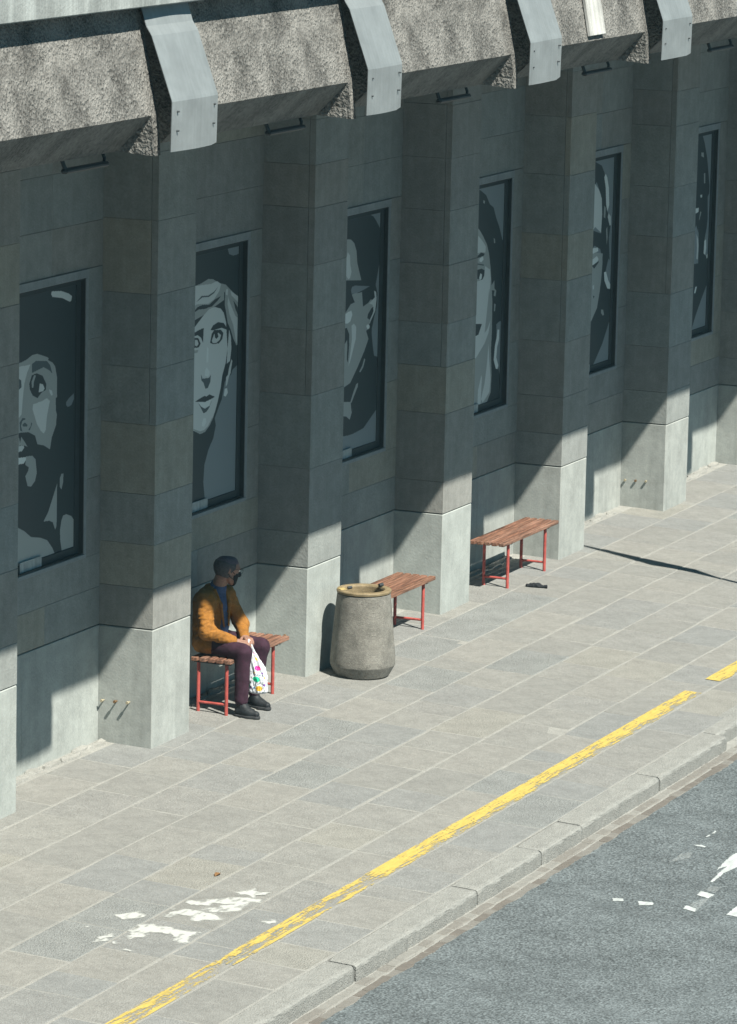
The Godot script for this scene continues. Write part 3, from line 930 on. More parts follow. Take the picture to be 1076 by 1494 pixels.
func build_arcade() -> void:
	var b := thing("arcade_building", "stone arcade wall with square pillars and poster niches below the deck", "building")
	for n in range(-4, 10):
		var p := Node3D.new()
		p.name = "pillar"
		b.add_child(p, true)
		p.position = Vector3(n * S, 0, 0)
		var deep := D + 0.25
		if n < 0 or n > 6:
			part("pillar_shaft", span(Vector3(0, -0.3, -deep), Vector3(W, 5.66, 0), 0.006), mats.stone_0, p)
			continue
		# the dark core behind the joints
		part("core", span(Vector3(0.03, -0.3, -deep), Vector3(W - 0.03, 1.02, -0.03), 0.001), mats.joint, p)
		part("core", span(Vector3(0.012, 1.021, -deep), Vector3(W - 0.012, 5.66, -0.012), 0.001), mats.stone_3, p)
		part("stone_block", span(Vector3(0, -0.3, -deep), Vector3(W, 0.994, 0), 0.007), stone_mat(0.5), p)
		var y := 1.003
		var first := true
		while y < 5.6:
			var h: float = rng.randf_range(0.30, 0.36) if first else rng.randf_range(0.36, 0.66)
			var top: float = min(y + h, 5.66)
			if 5.66 - top < 0.25:
				top = 5.66
			var m := stone_mat(y)
			var proud: float = rng.randf_range(-0.0015, 0.0015)
			if first or y < 2.2:
				part("stone_block", span(Vector3(-proud, y, -deep), Vector3(W + proud, top - 0.0015, proud), 0.0025), m, p)
			else:
				part("stone_block", span(Vector3(-proud, y, -deep), Vector3(W + proud, top - 0.0015, -0.063), 0.0025), m, p)
				part("facing_slab", span(Vector3(0.002, y, -0.059), Vector3(W - 0.002, top - 0.0015, proud), 0.0025), stone_mat(y) if rng.randf() < 0.4 else m, p)
			first = false
			y = top
	for n in range(-4, 9):
		var w := Node3D.new()
		w.name = "bay_wall"
		b.add_child(w, true)
		w.position = Vector3(n * S + W, 0, -D)
		var wide := S - W
		if n < 0 or n > 6:
			part("wall_sheet", span(Vector3(0.001, -0.3, -0.25), Vector3(wide - 0.001, 5.66, 0), 0.001), mats.stone_1, w)
			continue
		part("core", span(Vector3(0.004, -0.3, -0.30), Vector3(wide - 0.004, 5.66, -0.10), 0.001), mats.joint, w)
		var rows := [[-0.3, 0.994], [1.003, 1.32], [1.3215, 1.6015], [3.984, 4.36], [4.3615, 4.80], [4.8015, 5.20], [5.2015, 5.66]]
		for r in rows:
			var cut: float = rng.randf_range(0.35, 0.62) * wide
			if r[0] > 3.0 and r[0] < 4.9:
				cut = 0.36 * wide if n % 2 == 1 else 0.62 * wide
			for q in [[0.001, cut - 0.001], [cut + 0.001, wide - 0.001]]:
				part("wall_panel", span(Vector3(q[0], r[0], -0.09), Vector3(q[1], r[1], rng.randf_range(-0.001, 0.001)), 0.004 if r[0] < 0.0 else 0.0025), stone_mat(r[0] + 0.35), w)
		var ys := [1.603, 2.25, 2.82, 3.40, 3.982]
		for k in 4:
			for q in [[0.002, 0.262], [2.086, wide - 0.002]]:
				part("wall_panel", span(Vector3(q[0], ys[k], -0.09), Vector3(q[1], ys[k + 1] - 0.0015, rng.randf_range(-0.001, 0.001)), 0.0025), stone_mat(ys[k]), w)
		# the smooth stone rim of the poster niche
		part("niche_rim", span(Vector3(0.264, 3.912, -0.08), Vector3(2.084, 3.982, 0.014), 0.003), mats.surround, w)
		part("niche_rim", span(Vector3(0.264, 1.603, -0.08), Vector3(2.084, 1.637, 0.010), 0.003), mats.surround, w)
		part("niche_rim", span(Vector3(0.264, 1.639, -0.08), Vector3(0.304, 3.910, 0.010), 0.003), mats.surround, w)
		part("niche_rim", span(Vector3(2.044, 1.639, -0.08), Vector3(2.084, 3.910, 0.010), 0.003), mats.surround, w)
	# iron studs left in the pillars' flanks
	for n in [1, 2, 5]:
		for k in 3:
			var z: float = [-0.445, -0.325, -0.207][k]
			if n == 2 and k < 2:
				continue
			var y := 0.365 + 0.004 * k
			var l: float = 0.045 if n == 1 else 0.02
			var mb := MB.new()
			add_tube(mb, [Vector3(0.02, 0, 0), Vector3(-l, -0.002, 0)], [0.007, 0.007], 10)
			add_tube(mb, [Vector3(-l + 0.012, 0, 0), Vector3(-l - 0.006, 0, 0)], [0.014, 0.013], 6)
			part("iron_stud", mb.done(), mats.rust if (k + n) % 2 == 0 else mats.bolt_pale, b, Vector3(n * S, y, z))

# ---------------------------------------------------------------- the deck above
const STRAPS := {-1: [-0.221, 0.677], 0: [-0.154, 0.62], 1: [-0.127, 0.68], 2: [-0.23, 0.726]}

func build_canopy() -> void:
	var c := thing("concrete_canopy", "overhanging concrete deck edge with rough pebble render and metal straps", "canopy")
	part("deck_slab", span(Vector3(-16, 5.66, -4.0), Vector3(32, 7.6, 2.45), 0.01), mats.soffit, c)
	part("upper_ledge", span(Vector3(-16, 6.59, 2.455), Vector3(32, 7.75, 3.095), 0.008), mats.ledge, c)
	var nz := FastNoiseLite.new()
	nz.seed = 31
	nz.frequency = 26.0
	nz.fractal_octaves = 2
	var nb := FastNoiseLite.new()
	nb.seed = 32
	nb.frequency = 3.0
	for k in range(-5, 10):
		# the straps were not hung quite alike: left edge and width
		var hung: Array = STRAPS.get(k, [-0.19, 0.67])
		var sl: float = k * S + hung[0]
		var sw: float = hung[1]
		var before: Array = STRAPS.get(k - 1, [-0.19, 0.67])
		var x0: float = (k - 1) * S + before[0] + before[1] - 0.05
		var x2 := sl + 0.075
		var x1 := x2 - 0.085
		var fine := k >= -2 and k <= 4
		var cell := 0.019 if fine else 0.2
		var mb := MB.new()
		# lit face, chamfer, end rib: each a displaced grid
		var top := Vector2(2.945, 6.62)
		var edge := Vector2(3.09, 5.885)
		var cham := Vector2(2.845, 5.64)
		rough_face(mb, nz, nb, Vector3(x0, top.y, top.x), Vector3(x2 - x0, 0, 0), Vector3(0, edge.y - top.y, edge.x - top.x), cell, Vector3(0, 0.2, 1))
		var under := MB.new()
		rough_face(under, nz, nb, Vector3(x0, edge.y, edge.x), Vector3(x1 - x0, 0, 0), Vector3(0, cham.y - edge.y, cham.x - edge.x), cell, Vector3(0, -1, 1))
		rough_face(under, nz, nb, Vector3(x0, cham.y, cham.x), Vector3(x2 - x0, 0, 0), Vector3(0, 0, -0.38), cell * 3.0, Vector3(0, -1, 0))
		# the rib that closes the chamfer, with its flank to the low sun side
		var ra := Vector3(x1, edge.y, edge.x)
		var rb := Vector3(x1 + 0.03, 5.62, edge.x + 0.015)
		var rc := Vector3(x1, cham.y, cham.x)
		rough_tri(mb, nz, nb, ra, rb, rc, 18 if fine else 2, Vector3(-1, 0, 0))
		rough_face(mb, nz, nb, Vector3(x1, edge.y, edge.x), Vector3(x2 - x1, 0, 0), Vector3(0.03, 5.62 - edge.y, 0.015), cell, Vector3(0, 0, 1))
		rough_face(mb, nz, nb, Vector3(x1, cham.y, cham.x), Vector3(x2 - x1, 0, 0), Vector3(0.03, -0.02, edge.x + 0.015 - cham.x), cell, Vector3(0, -1, 0))
		# ends
		for e in [x0, x2]:
			var f := [Vector3(e, top.y, 2.46), Vector3(e, top.y, top.x), Vector3(e, edge.y, edge.x), Vector3(e, cham.y, cham.x), Vector3(e, cham.y, 2.46)]
			if e == x2:
				f[3] = Vector3(e, 5.625, edge.x)
			for q in range(1, 4):
				rough_tri(mb, nz, nb, f[0], f[q], f[q + 1], 6 if fine else 1, Vector3(-1 if e == x0 else 1, 0, 0))
		var fb := part("fascia_block", mb.done(), mats.render, c)
		part("underside", under.done(), mats.render, fb)
		# the bent sheet over the joint
		if k < -3 or k > 6:
			continue
		var sheet := MB.new()
		var prof := [Vector2(3.00, 6.60), Vector2(3.045, 6.46), Vector2(3.085, 6.40), Vector2(3.232, 6.0), Vector2(3.238, 5.98), Vector2(3.232, 5.655)]
		var th := 0.004
		var cols := 8
		for side in 2:
			for q in prof.size() - 1:
				var e: Vector2 = prof[q + 1] - prof[q]
				var nn := Vector3(0, e.x, -e.y).normalized() * (1.0 if side == 0 else -1.0)
				for i in cols:
					var pts := []
					for cr in [[i, q], [i + 1, q], [i + 1, q + 1], [i, q + 1]]:
						var x: float = sl + sw * cr[0] / cols
						var pp: Vector2 = prof[cr[1]]
						var sag := 0.0
						if cr[1] == prof.size() - 1:
							sag = -0.003 * sin(PI * cr[0] / cols) + (0.014 if cr[0] == cols else 0.0) * (1.0 + 0.3 * (k % 2))
						var bow := 0.006 * sin(PI * cr[0] / cols * 1.5 + k)
						pts.append(Vector3(x, pp.y + sag, pp.x + bow))
					mb_quad_off(sheet, pts, nn, th if side == 1 else 0.0)
		var st := part("metal_strap", sheet.done(), mats.sheet_metal, c)
		for sp in [[0.075, 5.915], [0.075, 5.79], [sw - 0.06, 5.925], [sw - 0.07, 5.80]]:
			part("bolt", tube([Vector3(sl + sp[0], sp[1], 3.228), Vector3(sl + sp[0], sp[1], 3.248), Vector3(sl + sp[0], sp[1], 3.252)], [0.008, 0.007, 0.004], 8), mats.bolt_grey, st)
	# the white strip on the render
	var tilt := Basis(Vector3(1, 0, 0), -atan2(0.145, 0.735))
	part("white_panel", box(Vector3(0.34, 0.70, 0.03), 0.004, 0.0, Vector3(4.715, 6.27, 3.035), tilt), mats.white_panel, c)

func mb_quad_off(mb: MB, p: Array, nn: Vector3, off: float) -> void:
	var d := nn * off
	mb.tri(p[0] + d, p[1] + d, p[2] + d, nn, nn, nn)
	mb.tri(p[0] + d, p[2] + d, p[3] + d, nn, nn, nn)

func rough_at(nz: FastNoiseLite, nb: FastNoiseLite, p: Vector3) -> Vector3:
	var a := nz.get_noise_3dv(p)
	var b := nz.get_noise_3dv(p + Vector3(9.1, 3.3, 7.7))
	var c := nb.get_noise_3dv(p)
	return p + Vector3(b * 0.005, a * 0.0022, a * 0.0034 + c * 0.005)

func rough_face(mb: MB, nz: FastNoiseLite, nb: FastNoiseLite, o: Vector3, u: Vector3, v: Vector3, cell: float, out: Vector3) -> void:
	var nu: int = max(1, int(ceil(u.length() / cell)))
	var nv: int = max(1, int(ceil(v.length() / cell)))
	var prev := []
	for j in nv + 1:
		var row := []
		for i in nu + 1:
			row.append(rough_at(nz, nb, o + u * (float(i) / nu) + v * (float(j) / nv)))
		if j > 0:
			for i in nu:
				mb.quad(prev[i], prev[i + 1], row[i + 1], row[i], out)
		prev = row

func rough_tri(mb: MB, nz: FastNoiseLite, nb: FastNoiseLite, a: Vector3, b: Vector3, c: Vector3, n: int, out: Vector3) -> void:
	for j in n:
		for i in n - j:
			var f := func(i_: int, j_: int) -> Vector3: return rough_at(nz, nb, a + (b - a) * (float(i_) / n) + (c - a) * (float(j_) / n))
			mb.flat(f.call(i, j), f.call(i + 1, j), f.call(i, j + 1), out)
			if i < n - j - 1:
				mb.flat(f.call(i + 1, j), f.call(i + 1, j + 1), f.call(i, j + 1), out)

# ---------------------------------------------------------------- posters
const TONES := {"K": [0.032, 0.046, 0.052], "D": [0.075, 0.10, 0.11], "M": [0.205, 0.24, 0.255], "F": [0.33, 0.36, 0.35], "L": [0.56, 0.60, 0.585], "W": [0.66, 0.71, 0.70]}
const POSTER_LABELS := [
	"framed portrait print of a bearded man in a black hat on stone wall",
	"framed portrait print of a fair-haired woman with a black collar above the seated person",
	"framed portrait print of a face with thick glasses and pearl earring",
	"framed portrait print of a dark-haired woman with a long white earring",
	"framed portrait print of a dark profile with white hair strands and pale brow",
	"dark framed portrait print with a few small pale flecks on the stone wall",
]

func draw_poster(spec: Array) -> Image:
	var w := 400
	var h := 546
	var im := Image.create(w, h, false, Image.FORMAT_RGB8)
	var bg: Array = TONES[spec[2]]
	im.fill(lin(bg[0], bg[1], bg[2]))
	var ul: float = spec[0]
	var ax: float = spec[1]
	for mirrored in [true, false]:
		for pl in spec[3]:
			var t: Array = TONES[pl[0]]
			var col := lin(t[0], t[1], t[2])
			var pts := PackedVector2Array()
			for k in range(1, pl.size(), 2):
				var u: float = pl[k] / 1000.0
				if mirrored:
					u = 2.0 * ax - u
				pts.append(Vector2(u * w, pl[k + 1] / 1000.0 * h))
			var lo := 1e9
			var hi := -1e9
			for p in pts:
				lo = min(lo, p.y)
				hi = max(hi, p.y)
			for y in range(max(0, int(lo)), min(h, int(hi) + 1)):
				var xs := []
				var yy := y + 0.5
				for k in pts.size():
					var a := pts[k]
					var b := pts[(k + 1) % pts.size()]
					if (a.y <= yy) != (b.y <= yy):
						xs.append(a.x + (yy - a.y) / (b.y - a.y) * (b.x - a.x))
				xs.sort()
				for k in range(0, xs.size() - 1, 2):
					var xa := int(round(max(xs[k], 0.0)))
					var xb := int(round(min(xs[k + 1], float(w))))
					if mirrored:
						xb = min(xb, int(ul * w))
					if xb > xa:
						im.fill_rect(Rect2i(xa, y, xb - xa, 1), col)
	im.generate_mipmaps()
	return im

func build_posters() -> void:
	for n in 6:
		var x0: float = n * S + 1.008
		var x1: float = n * S + 2.744
		var base := Vector3(x0, 1.64, -D)
		var t := thing("portrait_poster", POSTER_LABELS[n], "poster", base, "portrait posters in the wall niches")
		var m := StandardMaterial3D.new()
		m.resource_name = "print_%d" % n
		m.albedo_texture = ImageTexture.create_from_image(draw_poster(POSTERS[n]))
		m.roughness = 0.5
		m.metallic_specular = 0.4
		var w := x1 - x0
		var h := 2.27
		var mb := MB.new()
		mb.uquad(Vector3(0.08, h - 0.05, -0.045), Vector3(w - 0.08, h - 0.05, -0.045), Vector3(w - 0.08, 0.07, -0.045), Vector3(0.08, 0.07, -0.045), Vector3(0, 0, 1))
		part("print", mb.done(), m, t)
		part("backing_board", span(Vector3(0.002, 0.002, -0.085), Vector3(w - 0.002, h - 0.002, -0.049), 0.002), mats.frame, t)
		# bars round the print, and the lining of the niche in front of them
		for q in [[0.002, 0.002, 0.079, h - 0.002], [w - 0.079, 0.002, w - 0.002, h - 0.002], [0.081, 0.002, w - 0.081, 0.069], [0.081, h - 0.049, w - 0.081, h - 0.002]]:
			part("frame_bar", span(Vector3(q[0], q[1], -0.048), Vector3(q[2], q[3], -0.036), 0.002), mats.frame, t)
		for q in [[0.001, 0.001, 0.009, h - 0.001], [w - 0.009, 0.001, w - 0.001, h - 0.001], [0.010, 0.001, w - 0.010, 0.009], [0.010, h - 0.009, w - 0.010, h - 0.001]]:
			part("frame_lip", span(Vector3(q[0], q[1], -0.0355), Vector3(q[2], q[3], 0.004), 0.001), mats.dark_metal, t)
		part("caption_plate", span(Vector3(0.705, 0.008, -0.034), Vector3(1.072, 0.094, -0.026), 0.002), mats.plaque, t)

func build_lamps() -> void:
	for k in range(-2, 5):
		var x := k * S - 0.222 - 0.72
		var t := thing("bracket_lamp", "small dark lamp on a bracket under the canopy edge, beside a metal strap", "lamp", Vector3(x, 5.625, 2.80), "lamps under the canopy edge")
		part("bracket", tube([Vector3(0.0, 0.045, 0.0), Vector3(0.0, -0.03, 0.03), Vector3(0.02, -0.05, 0.035)], [0.014, 0.014, 0.014], 8), mats.dark_metal, t)
		part("bracket", tube([Vector3(0.56, 0.045, 0.0), Vector3(0.56, -0.02, 0.03), Vector3(0.54, -0.045, 0.035)], [0.012, 0.012, 0.012], 8), mats.dark_metal, t)
		part("housing", box(Vector3(0.60, 0.035, 0.05), 0.012, 0.0, Vector3(0.28, -0.055, 0.035)), mats.dark_metal, t)
		part("end_cap", box(Vector3(0.10, 0.03, 0.03), 0.006, 0.0, Vector3(-0.07, 0.125, 0.115)), mats.lamp_white, t)
		part("cable", tube([Vector3(-0.07, 0.11, 0.10), Vector3(-0.03, 0.05, 0.04), Vector3(0.0, 0.02, 0.01)], [0.008, 0.008, 0.008], 6), mats.dark_metal, t)

# a flag pole past the edge of the picture: only its shadow lies in view
func build_pole() -> void:
	var bx := 11.80
	var bz := 3.42
	var t := thing("flag_pole", "slim leaning pole with a furled dark pennant standing beside the kerb", "pole", Vector3(bx, ground_y(bx, bz), bz))
	var lean := Vector3(-0.079, 1, 0.0)
	var at := func(h: float) -> Vector3: return lean * h
	part("pole_shaft", tube([at.call(-0.05), at.call(2.6), at.call(5.6)], [0.035, 0.028, 0.018], 10), mats.dark_metal, t)
	part("pole_foot", tube([Vector3(0, -0.02, 0), Vector3(0, 0.03, 0), Vector3(0, 0.05, 0)], [0.12, 0.12, 0.06], 16), mats.dark_metal, t)
	part("pennant", blob([[at.call(2.75), 0.02, at.call(3.3) + Vector3(0.05, 0, 0), 0.07], [at.call(3.3) + Vector3(0.05, 0, 0), 0.07, at.call(3.9) + Vector3(-0.02, 0, 0), 0.10], [at.call(3.9) + Vector3(-0.02, 0, 0), 0.10, at.call(4.9), 0.05], [at.call(4.9), 0.05, at.call(5.4), 0.02]], 0.02, 0.03), mats.pennant, t)

# ---------------------------------------------------------------- benches and bin
func build_benches() -> void:
	var specs := [
		[4.385, 5.575, -0.302, 0.074, 4.43, 5.36, "slatted wooden bench with red steel legs, under the seated person"],
		[7.22, 8.655, -0.240, 0.152, 7.46, 8.49, "slatted wooden bench with red steel legs, standing behind the concrete bin"],
		[10.39, 11.845, -0.232, 0.128, 10.645, 11.62, "empty slatted wooden bench with red steel legs, beside the dropped black glove"],
	]
	for s in specs:
		var xc: float = (s[0] + s[1]) * 0.5
		var zc: float = (s[2] + s[3]) * 0.5
		var gy := ground_y(xc, zc)
		var t := thing("bench", s[6], "bench", Vector3(xc, gy, zc), "benches between the pillars")
		var l: float = s[1] - s[0]
		var wide: float = s[3] - s[2]
		var pitch := (wide + 0.019) / 5.0
		for k in 5:
			var z := -wide * 0.5 + pitch * k + (pitch - 0.019) * 0.5
			var o := part("seat_slat", box(Vector3(l + rng.randf_range(-0.006, 0.006), 0.036, pitch - 0.019), 0.005), mats["wood_%d" % rng.randi_range(0, 2)], t, Vector3(rng.randf_range(-0.006, 0.006), 0.462, z))
			o.rotation.x = rng.randf_range(-0.012, 0.012)
		for e in [s[4] - xc, s[5] - xc]:
			var fz := wide * 0.5 - 0.055
			var bz := -wide * 0.5 + 0.055
			part("leg", tube([Vector3(e, -0.01, fz), Vector3(e, 0.436, fz)], [0.0155, 0.0155], 14), mats.red_paint, t)
			part("leg", tube([Vector3(e, -0.01, bz), Vector3(e, 0.436, bz)], [0.0155, 0.0155], 14), mats.red_paint, t)
			part("crossbar", tube([Vector3(e, 0.085, bz), Vector3(e, 0.085, fz)], [0.012, 0.012], 10), mats.red_paint, t)
			part("seat_bearer", box(Vector3(0.035, 0.012, wide - 0.03), 0.002), mats.dark_metal, t, Vector3(e, 0.437, 0))

func build_bin() -> void:
	var x := 6.520
	var z := 0.360
	var t := thing("litter_bin", "tapered exposed-aggregate concrete litter bin with ochre metal rim", "bin", Vector3(x, ground_y(x, z) - 0.004, z))
	part("body", lathe([Vector2(0.0, 0.0), Vector2(0.225, 0.0), Vector2(0.243, 0.012), Vector2(0.285, 0.092), Vector2(0.291, 0.105), Vector2(0.2925, 0.13), Vector2(0.291, 0.16), Vector2(0.276, 0.34), Vector2(0.259, 0.53), Vector2(0.243, 0.70), Vector2(0.238, 0.742), Vector2(0.226, 0.748), Vector2(0.19, 0.752), Vector2(0.185, 0.60), Vector2(0.19, 0.15), Vector2(0.0, 0.15)], 72, 0.004), mats.bin_concrete, t)
	part("rim", lathe([Vector2(0.180, 0.752), Vector2(0.232, 0.750), Vector2(0.243, 0.756), Vector2(0.245, 0.772), Vector2(0.240, 0.780), Vector2(0.200, 0.783), Vector2(0.186, 0.779), Vector2(0.178, 0.765), Vector2(0.176, 0.70), Vector2(0.179, 0.70), Vector2(0.180, 0.752)], 64), mats.ochre, t)
	part("liner", lathe([Vector2(0.0, 0.16), Vector2(0.165, 0.16), Vector2(0.172, 0.69), Vector2(0.1745, 0.70), Vector2(0.170, 0.69), Vector2(0.160, 0.17), Vector2(0.0, 0.17)], 40), mats.rust, t)
	var a := Vector3(-0.13, 0.785, -0.155)
	part("hinge", box(Vector3(0.075, 0.012, 0.06), 0.004, 0.0, a, Basis(Vector3.UP, 0.8)), mats.yellow_cap, t)
	part("latch", tube([Vector3(-0.13, 0.80, -0.10), Vector3(-0.10, 0.803, -0.075)], [0.013, 0.013], 10), mats.dark_metal, t)
	part("latch", tube([Vector3(0.14, 0.795, 0.085), Vector3(0.175, 0.798, 0.105)], [0.016, 0.016], 10), mats.dark_metal, t)

# ---------------------------------------------------------------- the seated person
func add_hand(mb: MB, wrist: Vector3, dir: Vector3, palm: Vector3, thumb: Vector3, curl: float) -> void:
	dir = dir.normalized()
	thumb = (thumb - dir * thumb.dot(dir)).normalized()
	palm = (palm - dir * palm.dot(dir) - thumb * palm.dot(thumb)).normalized()
	var bones := [[wrist - dir * 0.05, 0.025, wrist, 0.022]]
	var knuckles := []
	for k in 4:
		var off: float = 0.030 - 0.020 * k
		var kn := wrist + dir * (0.088 - 0.004 * absf(k - 1.0)) + thumb * off
		knuckles.append(kn)
		bones.append([wrist + dir * 0.01 + thumb * off * 0.55, 0.017, kn, 0.0125])
	for k in 4:
		var l: float = [0.066, 0.075, 0.070, 0.055][k]
		var p: Vector3 = knuckles[k]
		var a := curl * 0.5 + 0.08 * k
		for seg in 3:
			var d := dir * cos(a) + palm * sin(a) + thumb * (0.05 - 0.035 * k)
			var q: Vector3 = p + d.normalized() * l * [0.45, 0.32, 0.23][seg]
			bones.append([p, 0.0095 - 0.0008 * seg, q, 0.0090 - 0.0010 * seg])
			p = q
			a += curl
	var t0 := wrist + dir * 0.022 + thumb * 0.026
	var t1 := t0 + (dir * 0.6 + thumb * 0.75 + palm * 0.25).normalized() * 0.040
	var t2 := t1 + (dir * 0.9 + thumb * 0.25 + palm * 0.4).normalized() * 0.030
	var t3 := t2 + (dir * 0.95 + palm * 0.35).normalized() * 0.024
	bones.append([t0, 0.015, t1, 0.0115])
	bones.append([t1, 0.0110, t2, 0.0098])
	bones.append([t2, 0.0098, t3, 0.0080])
	add_blob(mb, bones, 0.0036, 0.008, null, 0.014)

func build_person() -> void:
	var base := Vector3(4.67, ground_y(4.67, 0.1), 0.0)
	var t := thing("person", "seated person in ochre jacket and purple trousers, black face mask, head turned away", "person", base)
	var back := -base
	var V := func(x: float, y: float, z: float) -> Vector3: return Vector3(x, y, z)
	var hip_r := Vector3(4.585, 0.585, -0.225)
	var hip_l := Vector3(4.775, 0.585, -0.225)
	var knee_r := Vector3(4.515, 0.548, 0.130)
	var knee_l := Vector3(4.860, 0.540, 0.135)
	var ank_r := Vector3(4.490, 0.095, 0.135)
	var ank_l := Vector3(4.850, 0.090, 0.085)
	var pel := Vector3(4.680, 0.615, -0.240)
	var bel := Vector3(4.675, 0.740, -0.235)
	var che := Vector3(4.668, 0.900, -0.235)
	var neck := Vector3(4.672, 1.045, -0.205)
	var sh_r := Vector3(4.500, 0.975, -0.225)
	var sh_l := Vector3(4.815, 0.975, -0.190)
	var el_r := Vector3(4.405, 0.715, -0.165)
	var el_l := Vector3(4.925, 0.705, -0.085)
	var wr_r := Vector3(4.560, 0.632, 0.025)
	var wr_l := Vector3(4.745, 0.632, 0.030)
	var hc := Vector3(4.686, 1.212, -0.118)
	var hf := Vector3(0.78, -0.17, 0.60).normalized()
	var hs := hf.cross(Vector3.UP).normalized()
	var hu := hs.cross(hf).normalized()
	var H := func(s: float, u: float, f: float) -> Vector3: return hc + hs * s + hu * u + hf * f

	# body, head and hands: one skin surface
	var mb := MB.new()
	add_blob(mb, [
		[pel, 0.105, bel, 0.105], [bel, 0.105, che, 0.110], [che, 0.11, neck, 0.055], [che + Vector3(0, 0.05, 0), 0.08, sh_r, 0.05], [che + Vector3(0, 0.05, 0), 0.08, sh_l, 0.05],
		[sh_r, 0.048, el_r, 0.038], [el_r, 0.036, wr_r, 0.025], [sh_l, 0.048, el_l, 0.038], [el_l, 0.036, wr_l, 0.025],
		[hip_r, 0.08, knee_r, 0.05], [knee_r, 0.05, ank_r, 0.035], [hip_l, 0.08, knee_l, 0.05], [knee_l, 0.05, ank_l, 0.035],
		[ank_r, 0.034, Vector3(4.478, 0.04, 0.25), 0.022], [ank_l, 0.034, Vector3(4.83, 0.04, 0.20), 0.022], [neck, 0.058, hc + Vector3(0.002, -0.06, -0.02), 0.054],
	], 0.015, 0.03)
	var cranium := [
		[H.call(0, 0.030, -0.028), 0.088, H.call(0, 0.038, 0.022), 0.082],
		[H.call(0, 0.0, -0.02), 0.078, H.call(0, -0.01, 0.03), 0.070],
	]
	var face := [
		[H.call(0, 0.02, 0.045), 0.066, H.call(0, -0.06, 0.055), 0.048], [H.call(0, -0.06, 0.055), 0.046, H.call(0, -0.100, 0.068), 0.026],
		[H.call(0.035, -0.055, 0.02), 0.035, H.call(0.018, -0.095, 0.06), 0.026], [H.call(-0.035, -0.055, 0.02), 0.035, H.call(-0.018, -0.095, 0.06), 0.026],
	]
	var more := [
		[H.call(0, 0.012, 0.108), 0.009, H.call(0, -0.022, 0.128), 0.0115], [H.call(0.010, -0.028, 0.116), 0.009, H.call(-0.010, -0.028, 0.116), 0.009],
		[H.call(-0.03, 0.028, 0.098), 0.012, H.call(0.03, 0.028, 0.098), 0.012],
		[H.call(0, -0.056, 0.102), 0.010, H.call(0, -0.066, 0.100), 0.010],
		[H.call(0.080, 0.020, -0.012), 0.010, H.call(0.078, -0.026, -0.004), 0.008], [H.call(0.086, 0.022, -0.024), 0.008, H.call(0.084, -0.012, -0.026), 0.007],
		[H.call(-0.080, 0.020, -0.012), 0.010, H.call(-0.078, -0.026, -0.004), 0.008], [H.call(-0.086, 0.022, -0.024), 0.008, H.call(-0.084, -0.012, -0.026), 0.007],
		[H.call(0, -0.05, -0.035), 0.056, neck + Vector3(0, -0.02, 0.0), 0.060],
	]
	add_blob(mb, cranium + face + more, 0.005, 0.014, func(p: Vector3, d: float) -> float:
		# eye sockets
		for s in [-0.031, 0.031]:
			var e: float = p.distance_to(H.call(s, 0.010, 0.114)) - 0.010
			d = max(d, -e)
		return d, 0.02)
	add_hand(mb, wr_r + Vector3(0.004, -0.002, 0.012), Vector3(0.52, -0.16, 0.80), Vector3(0.1, -1, 0), Vector3(0.8, 0.1, -0.4), 0.55)
	add_hand(mb, wr_l + Vector3(-0.006, 0.004, 0.008), Vector3(-0.62, -0.06, 0.72), Vector3(0, -1, 0), Vector3(-0.8, 0.1, -0.5), 0.45)
	part("body", mb.done(), mats.skin, t, back)
	for s in [-0.031, 0.031]:
		var mbe := MB.new()
		add_blob(mbe, [[H.call(s, 0.010, 0.100), 0.0115, H.call(s, 0.010, 0.1005), 0.0115]], 0.003, 0.01)
		part("eye", mbe.done(), mats.eye, t, back)

	# hair: a short band round the back and sides
	var wide := []
	for b in cranium:
		wide.append([b[0], b[1] + 0.007, b[2], b[3] + 0.007])
	var nh := FastNoiseLite.new()
	nh.seed = 8
	nh.frequency = 55.0
	part("hair", blob(wide, 0.005, 0.014, func(p: Vector3, d: float) -> float:
		var l := p - hc
		var u := l.dot(hu)
		var f := l.dot(hf)
		var w := nh.get_noise_3dv(p) * 0.004
		d += w
		d = max(d, u - 0.066 - w * 2.0 - clampf(-f, 0.0, 0.06) * 0.25)
		d = max(d, f - 0.038 + clampf(0.02 - u, 0.0, 0.03))
		d = max(d, -0.086 - u)
		return d), mats.hair, t, back)

	# the closely cropped crown
	var thin := []
	for b in cranium:
		thin.append([b[0], b[1] + 0.0035, b[2], b[3] + 0.0035])
	var crown := part("hair", blob(thin, 0.005, 0.014, func(p: Vector3, d: float) -> float:
		var l := p - hc
		return max(max(d, 0.052 - l.dot(hu) + clampf(l.dot(hf), 0.0, 0.06) * 0.3), l.dot(hf) - 0.072)), mats.crown, t, back)
	crown.set_meta("label", "closely cropped purplish grey crown")

	# mask, its loops, and glasses
	var grown := []
	for b in face:
		grown.append([b[0], b[1] + 0.008, b[2], b[3] + 0.008])
	grown.append([H.call(0, 0.0, 0.112), 0.016, H.call(0, -0.03, 0.126), 0.020])
	var mask := part("face_mask", blob(grown, 0.005, 0.016, func(p: Vector3, d: float) -> float:
		var l := p - hc
		d = max(d, l.dot(hu) + 0.012 - clampf(l.dot(hf) - 0.10, 0.0, 0.03) * 0.6)
		return max(d, 0.040 - l.dot(hf) + clampf(-0.05 - l.dot(hu), 0.0, 0.05) * 0.5)), mats.black_cloth, t, back)
